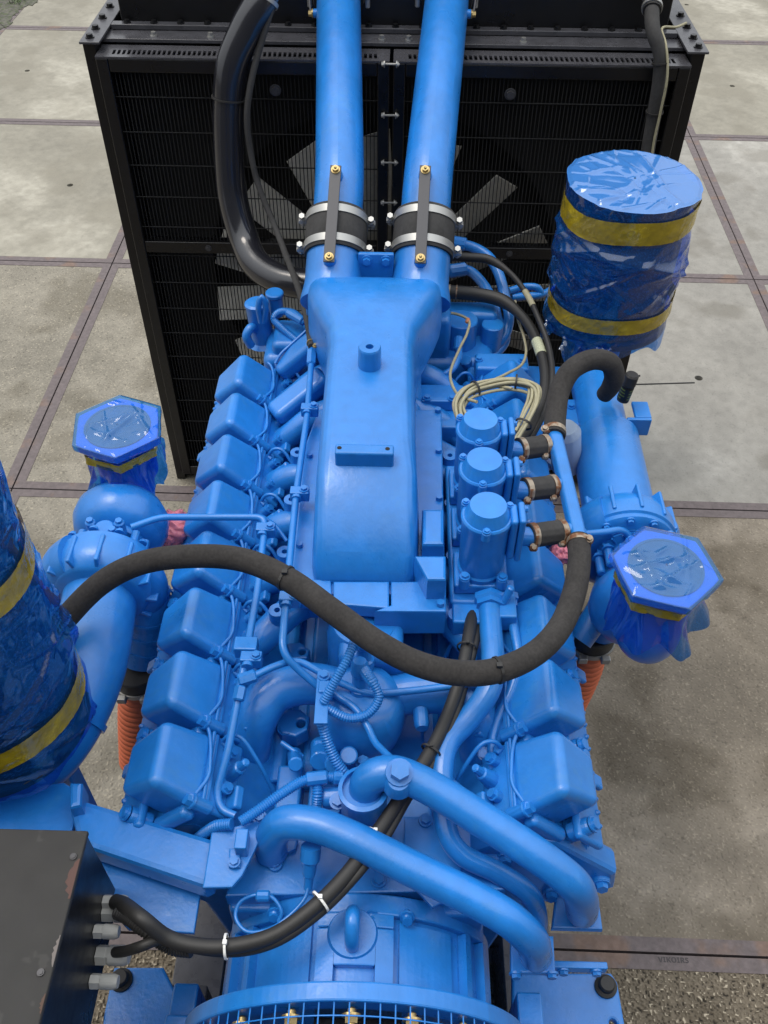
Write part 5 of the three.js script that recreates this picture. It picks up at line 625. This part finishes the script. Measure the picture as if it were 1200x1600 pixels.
// ---------------------------------------------------------------- plastic wraps
const NZ = new ImprovedNoise();
const ridge = (x, y, z) => 1 - Math.min(1, Math.abs(NZ.noise(x, y, z)) * 2.6);
function gridGeo(nu, nv, fn, closed = true) { const pos = [], idx = []; for (let j = 0; j <= nv; j++) for (let i = 0; i <= nu; i++) { const p = fn(closed && i === nu ? 0 : i / nu, j / nv); pos.push(p.x, p.y, p.z); } for (let j = 0; j < nv; j++) for (let i = 0; i < nu; i++) { const a = j * (nu + 1) + i, b = a + nu + 1; idx.push(a, b, a + 1, a + 1, b, b + 1); } const g = new THREE.BufferGeometry(); g.setAttribute('position', new THREE.Float32BufferAttribute(pos, 3)); g.setIndex(idx); g.computeVertexNormals(); return g; }
function filterBag(label, cx, cz, y0, y1, R, sd, tapes) {
  const o = thing('wrapped_air_filter', label, 'air filter', 'air filters wrapped in blue plastic');
  part('filter_element', [rev([cx, y0 + 0.02, cz], [cx, 9, cz], [[0, 0], [R - 0.016, 0], [R - 0.016, y1 - y0 - 0.035], [R - 0.03, y1 - y0 - 0.028], [0, y1 - y0 - 0.028]], 64)], M.paper, o);
  part('end_ring', [rev([cx, y0 - 0.012, cz], [cx, 9, cz], [[0, 0], [R - 0.004, 0], [R + 0.001, 0.006], [R + 0.001, 0.024], [R - 0.006, 0.03], [0, 0.03]], 64)], M.cable, o);
  const pinch = (y) => tapes.reduce((s, [a, b]) => Math.max(s, sstep(a - 0.05, a, y) * (1 - sstep(b, b + 0.05, y))), 0);
  const H = y1 - y0;
  // long straight folds in the film: each a sharp little ridge or valley along a line
  const folds = [], tops = [], W = 2 * Math.PI * R;
  for (let i = 0; i < 95; i++) { const an = (rnd() < 0.7 ? 0.45 : -0.6) + (rnd() - 0.5) * 0.9; folds.push({ u: rnd() * W, y: y0 + rnd() * H, c: Math.cos(an), s: Math.sin(an), l: 0.05 + rnd() * 0.16, w: 0.008 + rnd() * 0.03, h: (rnd() < 0.72 ? 1 : -0.6) * (0.003 + rnd() * 0.009) }); }
  for (let i = 0; i < 60; i++) { const an = rnd() * Math.PI; tops.push({ x: (rnd() - 0.5) * 2 * R, z: (rnd() - 0.5) * 2 * R, c: Math.cos(an), s: Math.sin(an), l: 0.03 + rnd() * 0.13, w: 0.006 + rnd() * 0.03, h: (rnd() < 0.6 ? 1 : -0.7) * (0.0015 + rnd() * 0.007) }); }
  const fold = (f, du, dy) => { const a = du * f.c + dy * f.s, d = -du * f.s + dy * f.c, k = Math.abs(d) / f.w; if (k >= 1 || Math.abs(a) > f.l) return 0; const e = 1 - (a / f.l) ** 2; return f.h * Math.pow(1 - k, 1.6) * e; };
  const rad = (t, y) => { const a = t * Math.PI * 2, k = pinch(y); let w = 0.006 * NZ.noise(Math.cos(a) * 1.8 + sd, y * 4, Math.sin(a) * 1.8) + 0.0012 * NZ.noise(Math.cos(a) * 9 + sd, y * 30, Math.sin(a) * 9); for (const f of folds) { let du = t * W - f.u; du -= Math.round(du / W) * W; w += fold(f, du, y - f.y); } return R + 0.005 * (1 - k) + w * (1 - 0.8 * k); };
  const side = (t, y) => { const a = t * Math.PI * 2, r = rad(t, y); return V(cx + r * Math.cos(a), y, cz + r * Math.sin(a)); };
  part('bag', [gridGeo(300, 110, (t, v) => { const hem = y0 + 0.012 * Math.sin(t * 40 + sd) * Math.sin(t * 13) - 0.02 + 0.03 * NZ.noise(Math.cos(t * 6.283) * 2, sd, Math.sin(t * 6.283) * 2); return side(t, hem + (y1 - 0.004 - hem) * v); })], M.film, o);
  // the bunched top, its film coloured paler to stand for reflected sky
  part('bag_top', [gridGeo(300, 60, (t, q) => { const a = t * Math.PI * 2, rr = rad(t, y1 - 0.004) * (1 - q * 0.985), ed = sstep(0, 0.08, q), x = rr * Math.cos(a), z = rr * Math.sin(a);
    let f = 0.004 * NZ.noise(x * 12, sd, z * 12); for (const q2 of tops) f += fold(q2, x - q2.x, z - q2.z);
    return V(cx + x, y1 + ed * (0.001 + f * (1 - 0.4 * q)) - (1 - ed) * 0.004, cz + z); })], M.filmSkyPale, o);
  for (const [a, b] of tapes) part('tape', [gridGeo(220, 8, (t, v) => { const tl = 0.010 * Math.sin(t * 6.283 + sd) + 0.004 * Math.sin(t * 25 + sd); const y = a + (b - a) * v + tl, an = t * Math.PI * 2, r = rad(t, Math.min(y, y1 - 0.01)) + 0.0035 + 0.0012 * ridge(t * 60, v * 4, sd); return V(cx + r * Math.cos(an), y, cz + r * Math.sin(an)); })], M.tape, o);
  // torn flap of film hanging at the hem
  for (const [t0, w, l] of [[0.36, 0.06, 0.07], [0.44, 0.05, 0.05], [0.28, 0.04, 0.04]]) part('flap', [gridGeo(24, 16, (u, v) => { const t = t0 + w * (u - 0.5) * (1 - 0.5 * v), an = t * Math.PI * 2, r = R + 0.012 + 0.03 * v * v + 0.01 * NZ.noise(u * 4, v * 3, sd + t0 * 9); return V(cx + r * Math.cos(an), y0 + 0.01 - l * v * (0.7 + 0.3 * Math.sin(u * 5)), cz + r * Math.sin(an)); }, false)], M.film, o);
  return o;
}
filterBag('tall air filter wrapped in blue plastic and yellow tape, right of radiator guard', 0.654, -2.441, 1.455, 1.9, 0.183, 1.3, [[1.795, 1.862], [1.502, 1.552]]);
filterBag('air filter wrapped in blue plastic at left edge above the bracket', -0.822, -1.0, 1.40, 2.1, 0.187, 5.1, [[1.87, 1.93], [1.485, 1.545]]);

function hexWrap(label, c, r, rot, sd, duct) {
  const o = thing('wrapped_flange', label, 'flange', 'exhaust flanges wrapped in blue plastic'), C = V(c);
  const hex = (rr, y, n = 36) => { const out = []; for (let i = 0; i < n; i++) { const a = i / n * Math.PI * 2, s = Math.PI / 3, k = ((a % s) + s) % s - s / 2; const q = rr * Math.cos(Math.PI / 6) / Math.cos(k) * (1 - 0.02 * Math.pow(Math.abs(k) / (s / 2), 8)); out.push(V(C.x + q * Math.cos(a + rot), y, C.z + q * Math.sin(a + rot))); } return out; };
  part('flange', [loft([hex(r - 0.006, C.y - 0.03), hex(r - 0.004, C.y - 0.006), hex(r - 0.006, C.y - 0.005)], true, true, 0.5), cyl([C.x, C.y - 0.16, C.z], [C.x, C.y - 0.02, C.z], 0.075)], M.blue, o);
  const d = part('cover_disc', [rev([C.x, C.y - 0.0045, C.z], [C.x, 9, C.z], [[0, 0], [r * 0.68, 0], [r * 0.69, 0.002], [r * 0.64, 0.003], [r * 0.63, 0.0015], [0, 0.0015]], 48)], M.disc, o);
  // film drawn over the flange, wrinkled towards the tape
  const wr = Array.from({ length: 16 }, () => { const an = rnd() * Math.PI; return { c: Math.cos(an), s: Math.sin(an), o: (rnd() - 0.5) * 0.12, p: (rnd() - 0.5) * 0.14, l: 0.03 + rnd() * 0.08, w: 0.006 + rnd() * 0.014, h: 0.0025 + rnd() * 0.0055 }; });
  part('film', [gridGeo(144, 60, (t, v) => {
    const a = t * Math.PI * 2, s = Math.PI / 3, k = ((a % s) + s) % s - s / 2, hx = Math.cos(Math.PI / 6) / Math.cos(k);
    if (v < 0.6) { const q = v / 0.6, rr = r * (q < 0.02 ? 0.02 : q) * (hx * q + (1 - q)); const x = rr * Math.cos(a + rot), z = rr * Math.sin(a + rot); let f = 0.0015 * NZ.noise(x * 18 + sd, 0.4, z * 18); for (const w of wr) { const aa = x * w.c + z * w.s - w.o, dd = -x * w.s + z * w.c - w.p, kk = Math.abs(dd) / w.w; if (kk < 1 && Math.abs(aa) < w.l) f += w.h * Math.pow(1 - kk, 1.5) * (1 - (aa / w.l) ** 2); } f *= 1 - 0.8 * sstep(0.85, 1, q); return V(C.x + x, C.y + 0.0025 + f - 0.003 * sstep(0.94, 1, q), C.z + z); }
    const q = (v - 0.6) / 0.4, fold = 0.010 * NZ.noise(Math.cos(a) * 5 + sd, q * 2, Math.sin(a) * 5), rr = r * hx * (1 - sstep(0.25, 0.8, q) * 0.24) + 0.003 + fold * q;
    return V(C.x + rr * Math.cos(a + rot), C.y - 0.001 - 0.062 * q, C.z + rr * Math.sin(a + rot));
  })], M.filmClear, o);
  part('tape', [gridGeo(120, 6, (t, v) => { const a = t * Math.PI * 2, s = Math.PI / 3, k = ((a % s) + s) % s - s / 2, hx = Math.cos(Math.PI / 6) / Math.cos(k), rr = r * (0.80 * hx) + 0.006 + 0.003 * NZ.noise(t * 30, v * 2, sd); return V(C.x + rr * Math.cos(a + rot), C.y - 0.046 - 0.026 * v + 0.004 * Math.sin(a + sd), C.z + rr * Math.sin(a + rot)); })], M.tape, o);
  part('skirt', [gridGeo(200, 30, (t, v) => { const a = t * Math.PI * 2, w = NZ.noise(Math.cos(a) * 2.2 + sd, 0.2 + v * 0.5, Math.sin(a) * 2.2) * 0.05 + NZ.noise(Math.cos(a) * 5, sd, Math.sin(a) * 5 + v * 0.4) * 0.012, rr = 0.088 + 0.022 * v + w * v; const L = 0.095 + 0.07 * NZ.noise(Math.cos(a) * 1.8, sd + 3, Math.sin(a) * 1.8); return V(C.x + rr * Math.cos(a), C.y - 0.065 - L * v, C.z + rr * Math.sin(a)); })], M.film, o);
  return o;
}
hexWrap('hexagonal exhaust flange under blue film, left of the radiator foot', [-0.689, 1.6, -1.7071], 0.118, 0.35, 2.2);
hexWrap('hexagonal exhaust flange under blue film, beside the right turbocharger', [0.5912, 1.6, -1.2865], 0.118, 0.28, 6.4);

// ---------------------------------------------------------------- turbochargers: axis along z
function torus(cx, cy, cz, R, r, a0 = 0, a1 = 360, r1 = r, n = 60) { const pts = []; for (let i = 0; i <= n; i++) { const a = (a0 + (a1 - a0) * i / n) * Math.PI / 180; pts.push(V(cx + R * Math.sin(a), cy + R * Math.cos(a), cz)); } return tube(pts, (t) => r + (r1 - r) * t, 22); }
function turbo(label, x, y, zt, zc, s, ex) { // zt turbine plane, zc compressor plane, s = direction from turbine to compressor along z
  const o = thing('turbocharger', label, 'turbocharger', 'turbochargers either side of the engine');
  part('turbine_housing', [rev([x, y, zt - s * 0.075], [x, y, zt + s], [[0, 0], [0.06, 0], [0.10, 0.02], [0.118, 0.05], [0.12, 0.08], [0.108, 0.115], [0.085, 0.135], [0.06, 0.14], [0, 0.14]], 40, 0.9)], M.blue, o);
  part('exhaust_elbow', [hose([[x, y, zt], [x, y + 0.005, zt - s * 0.09], [x + ex[0] * 0.3, y + 0.05, zt - s * 0.115], [x + ex[0], y + 0.14, zt + ex[1]], [x + ex[0], y + 0.21, zt + ex[1]]], 0.068, 30, 28)], M.blue, o);
  part('bearing_housing', [rev([x, y, zt + s * 0.05], [x, y, zt + s], [[0, 0], [0.075, 0], [0.075, 0.03], [0.055, 0.04], [0.055, 0.1], [0.08, 0.11], [0.08, 0.13], [0, 0.13]], 30)], M.blue, o);
  part('oil_flange', [bx(x - 0.045, y + 0.05, zt + s * 0.075, x + 0.045, y + 0.085, zt + s * 0.125, 0.006), cyl([x, y + 0.08, zt + s * 0.1], [x, y + 0.1, zt + s * 0.1], 0.024)], M.blue, o);
  for (const [dx, dz] of [[-0.035, 0.088], [0.035, 0.088], [-0.02, 0.115], [0.025, 0.115]]) part('flange_bolt', [cyl([x + dx, y + 0.08, zt + s * dz], [x + dx, y + 0.105, zt + s * dz], 0.0125), ...bolt([x + dx, y + 0.105, zt + s * dz], [0, 1, 0], 0.009, 0.005, false)], M.blue, o);
  for (const a of [-75, -50, 50, 75]) { const t = a * Math.PI / 180; part('stud', [cyl([x + 0.085 * Math.sin(t), y + 0.085 * Math.cos(t), zt + s * 0.075], [x + 0.085 * Math.sin(t), y + 0.085 * Math.cos(t), zt + s * 0.125], 0.011), ...bolt([x + 0.085 * Math.sin(t), y + 0.085 * Math.cos(t), zt + s * 0.125], [0, 0, s], 0.012, 0.01)], M.blue, o); }
  // compressor: back plate ring with ribs, volute
  const ch = part('compressor_housing', [rev([x, y, zc - s * 0.05], [x, y, zc + s], [[0, 0], [0.112, 0], [0.122, 0.008], [0.122, 0.02], [0.128, 0.024], [0.130, 0.06], [0.124, 0.085], [0.108, 0.105], [0.1, 0.112], [0, 0.112]], 56, 0.8), torus(x, y - 0.02, zc, 0.10, 0.045, 60, 330, 0.062)], M.blue, o);
  for (let k = 0; k < 12; k++) { const t = (k * 30 + 8) * Math.PI / 180; part('rib', [at(bx(-0.005, 0.1, -0.044, 0.005, 0.1345, 0.036, 0.004), x, y, zc + s * 0.02, 0, 0, -t)], M.blue, ch); part('rim_bolt', bolt([x + 0.116 * Math.sin(t + 0.26), y + 0.116 * Math.cos(t + 0.26), zc - s * 0.05], [0, 0, -s], 0.008, 0.008), M.blue, ch); }
  return o;
}
// left: turbine beyond, compressor near; right: the other way round
const LT = turbo('left blue turbocharger with ribbed compressor beside the long foam hose', -0.692, 1.385, -1.57, -1.395, 1, [0.004, -0.135]);
const RT = turbo('right blue turbocharger behind the film covered hexagon flange', 0.60, 1.345, -1.38, -1.60, -1, [-0.01, 0.1]);
// oil drain and casing on the camera side of the left one
part('outlet_casing', [hose([[-0.6325, 1.33, -1.4359], [-0.6145, 1.28, -1.4049], [-0.6229, 1.2, -1.3744], [-0.6439, 1.12, -1.3407]], (t) => 0.066 - 0.012 * t, 24, 26), ...[0.2, 0.42, 0.62, 0.82].map((t) => band(...onPath([[-0.6325, 1.33, -1.4359], [-0.6145, 1.28, -1.4049], [-0.6229, 1.2, -1.3744], [-0.6439, 1.12, -1.3407]], t), 0.064 - 0.012 * t, 0.009, 0.005, 30))], M.blue, LT);
part('outlet_casing', [hose([[0.58, 1.32, -1.42], [0.5892, 1.3, -1.474], [0.5753, 1.22, -1.4639], [0.551, 1.14, -1.4608]], (t) => 0.078 - 0.022 * t, 24, 26), hose([[0.5663, 1.28, -1.479], [0.5191, 1.24, -1.4164], [0.4798, 1.2, -1.3747]], 0.034, 16, 18)], M.blue, RT);
part('back_fins', [rev([0.60, 1.345, -1.548], [0.60, 1.345, 0], [[0, 0], [0.085, 0], [0.085, 0.004], [0, 0.004]], 40), ...Array.from({ length: 18 }, (_, k) => at(bx(-0.002, 0.03, 0, 0.002, 0.082, 0.012, 0.001), 0.60, 1.345, -1.544, 0, 0, -k * Math.PI / 9))], M.blue, RT);
part('oil_line', [pipe([[0.4117, 1.47, -1.4879], [0.5056, 1.47, -1.4989], [0.5688, 1.45, -1.5316], [0.6017, 1.4, -1.5264]], 0.0085, 0.03), cyl([0.4524, 1.47, -1.4932], [0.4679, 1.47, -1.4936], 0.013, 0.013, 6)], M.blue, RT);

// ---------------------------------------------------------------- intake pipes between turbos and filters
{
  const l = thing('intake_pipe', 'fat blue intake pipe from left turbocharger to the left filter', 'pipe', 'intake pipes of the turbochargers');
  part('tube', [hose([[-0.7064, 1.375, -1.4172], [-0.6878, 1.372, -1.2838], [-0.6823, 1.362, -1.1482], [-0.7041, 1.34, -1.0506], [-0.7537, 1.31, -0.9681], [-0.8451, 1.28, -0.9215], [-0.9667, 1.27, -0.9042]], 0.086, 60, 40)], M.blue, l);
  part('collar', [band(...onPath([[-0.7064, 1.375, -1.4172], [-0.6878, 1.372, -1.2838], [-0.6823, 1.362, -1.1482], [-0.7041, 1.34, -1.0506], [-0.7537, 1.31, -0.9681], [-0.8451, 1.28, -0.9215], [-0.9667, 1.27, -0.9042]], 0.53), 0.086, 0.014, 0.006, 40)], M.blue, l);
  const r = thing('intake_pipe', 'fat blue intake pipe from right turbocharger towards the wrapped filter', 'pipe', 'intake pipes of the turbochargers');
  part('tube', [rev([0.60, 1.345, -1.63], [0.604, 1.358, -2.2], [[0.06, 0], [0.093, 0], [0.094, 0.02], [0.094, 0.335], [0.088, 0.342], [0.07, 0.345], [0.07, 0.60], [0, 0.60]], 48)], M.blue, r);
  part('elbow', [hose([[0.604, 1.355, -2.15], [0.61, 1.36, -2.28], [0.635, 1.38, -2.38], [0.654, 1.43, -2.43], [0.654, 1.47, -2.441]], 0.07, 30, 30)], M.blue, r);
  part('bracket', [bx(0.655, 1.36, -1.99, 0.725, 1.42, -1.978, 0.004), bx(0.68, 1.408, -2.06, 0.726, 1.42, -1.99, 0.003)], M.blue, r);
  // expansion bottle, pale, next to the right pipe
  single('expansion_bottle', [rev([0.4917, 1.3, -1.8916], [0.4704, 1.42, -1.88], [[0, 0], [0.03, 0.003], [0.042, 0.02], [0.042, 0.16], [0.03, 0.18], [0, 0.18]], 28)], std({ color: new THREE.Color().setRGB(0.35, 0.45, 0.6), roughness: 0.4, transmission: 0.2, thickness: 0 }), 'pale translucent bottle tucked beside the right intake pipe', 'bottle');
  const a = thing('service_indicator', 'small black cap with green print on the right air pipe', 'gauge');
  const b = V([0.6474, 1.44, -2.0394]); 
  const ct = texture(256, (u, v) => { const yy = v * 1, k = yy > 0.25 && yy < 0.8 && F4(u * 2, v * 4) > 0.56; return k ? [0.30, 0.36, 0.12] : [0.07, 0.07, 0.07]; }, true, 1);
  part('cap', [rev(b, [b.x + 0.012, b.y + 0.1, b.z - 0.005], [[0, 0], [0.017, 0], [0.0175, 0.004], [0.0175, 0.052], [0.0195, 0.055], [0.0195, 0.085], [0.016, 0.09], [0, 0.09]], 24)], M.cable, a);
  const cv = document.createElement('canvas'); cv.width = 256; cv.height = 128; const c2 = cv.getContext('2d'); c2.fillStyle = '#141414'; c2.fillRect(0, 0, 256, 128); c2.fillStyle = '#5d6b28'; for (let i = 0; i < 16; i++) { c2.fillRect(8 + (i % 4) * 62, 10 + Math.floor(i / 4) * 30, 26 + (i * 37) % 24, 12); }
  const tx = new THREE.CanvasTexture(cv); tx.colorSpace = THREE.SRGBColorSpace;
  const lab = new THREE.Mesh(new THREE.CylinderGeometry(0.0181, 0.0181, 0.042, 28, 1, true), std({ map: tx, roughness: 0.5 })); lab.name = 'printed_label'; lab.position.set(b.x + 0.003, b.y + 0.028, b.z - 0.001); lab.rotation.z = -0.12; lab.castShadow = lab.receiveShadow = true; a.add(lab);
  part('rod', [cyl([0.6562, 1.5, -2.0339], [0.8793, 1.42, -2.1502], 0.0022, 0.0022, 8, 0.0003)], M.cable, a);
  part('nipple', [cyl([0.6555, 1.51, -2.0527], [0.6857, 1.51, -2.0623], 0.003, 0.003, 8, 0.0004)], M.cable, a);
}
// ---------------------------------------------------------------- corrugated orange ducts and pink rag wraps
for (const [lb, a, b, c, r] of [['orange corrugated duct hanging below left turbocharger', [-0.6536, 1.06, -1.3173], [-0.6757, 0.95, -1.2916], [-0.7025, 0.75, -1.2478], 0.046], ['orange corrugated duct below the right turbocharger', [0.5389, 1.08, -1.4579], [0.538, 0.97, -1.4435], [0.5162, 0.82, -1.4232], 0.046]]) {
  const o = thing('orange_duct', lb, 'duct', 'orange ducts below the turbochargers');
  const pts = spline([a, b, c], 260);
  part('duct', [tube(pts, (t, l) => r * (1 + 0.10 * Math.pow(Math.abs(Math.sin(l / 0.019 * Math.PI)), 0.5)), 28)], M.orange, o);
  part('cuff', [cyl([a[0], a[1] + 0.06, a[2]], a, 0.062, 0.06, 28)], M.cable, o);
  part('clamp', [band([a[0], a[1] + 0.01, a[2]], [0, 1, 0], 0.062, 0.014, 0.003, 28), ...[-1, 1].map((s) => bx(a[0] + s * 0.03 - 0.012, a[1], a[2] + 0.058, a[0] + s * 0.03 + 0.012, a[1] + 0.02, a[2] + 0.075, 0.003))], M.zinc, o);
}
for (const [lb, c, sd] of [['pink plastic rag behind the left turbocharger', [-0.5923, 1.3, -1.6355], 1.1], ['pink plastic rag showing between right covers and foam hose', [0.4365, 1.36, -1.5333], 4.2]]) {
  const q = V(c); single('pink_wrap', [gridGeo(48, 32, (t, v) => { const a = t * Math.PI * 2, ph = v * Math.PI; const r = (sd > 2 ? 0.032 : 0.05) * (1 + 0.35 * NZ.noise(Math.cos(a) * 2 + sd, ph * 1.5, Math.sin(a) * 2) + 0.18 * ridge(Math.cos(a) * 4, ph * 3, Math.sin(a) * 4 + sd)); return V(q.x + r * Math.sin(ph) * Math.cos(a), q.y + r * Math.cos(ph) * 0.8, q.z + r * Math.sin(ph) * Math.sin(a)); })], M.pink, lb, 'rag', 'pink rags by the exhaust');
}

// ---------------------------------------------------------------- set every thing's origin at its base
for (const o of things) {
  o.updateMatrixWorld(true);
  const b = new THREE.Box3().setFromObject(o), p = V((b.min.x + b.max.x) / 2, b.min.y, (b.min.z + b.max.z) / 2);
  if (o.isMesh) o.geometry.translate(-p.x, -p.y, -p.z); else o.children.forEach((c) => c.position.sub(p));
  o.position.add(p);
}
renderer.render(scene, camera);
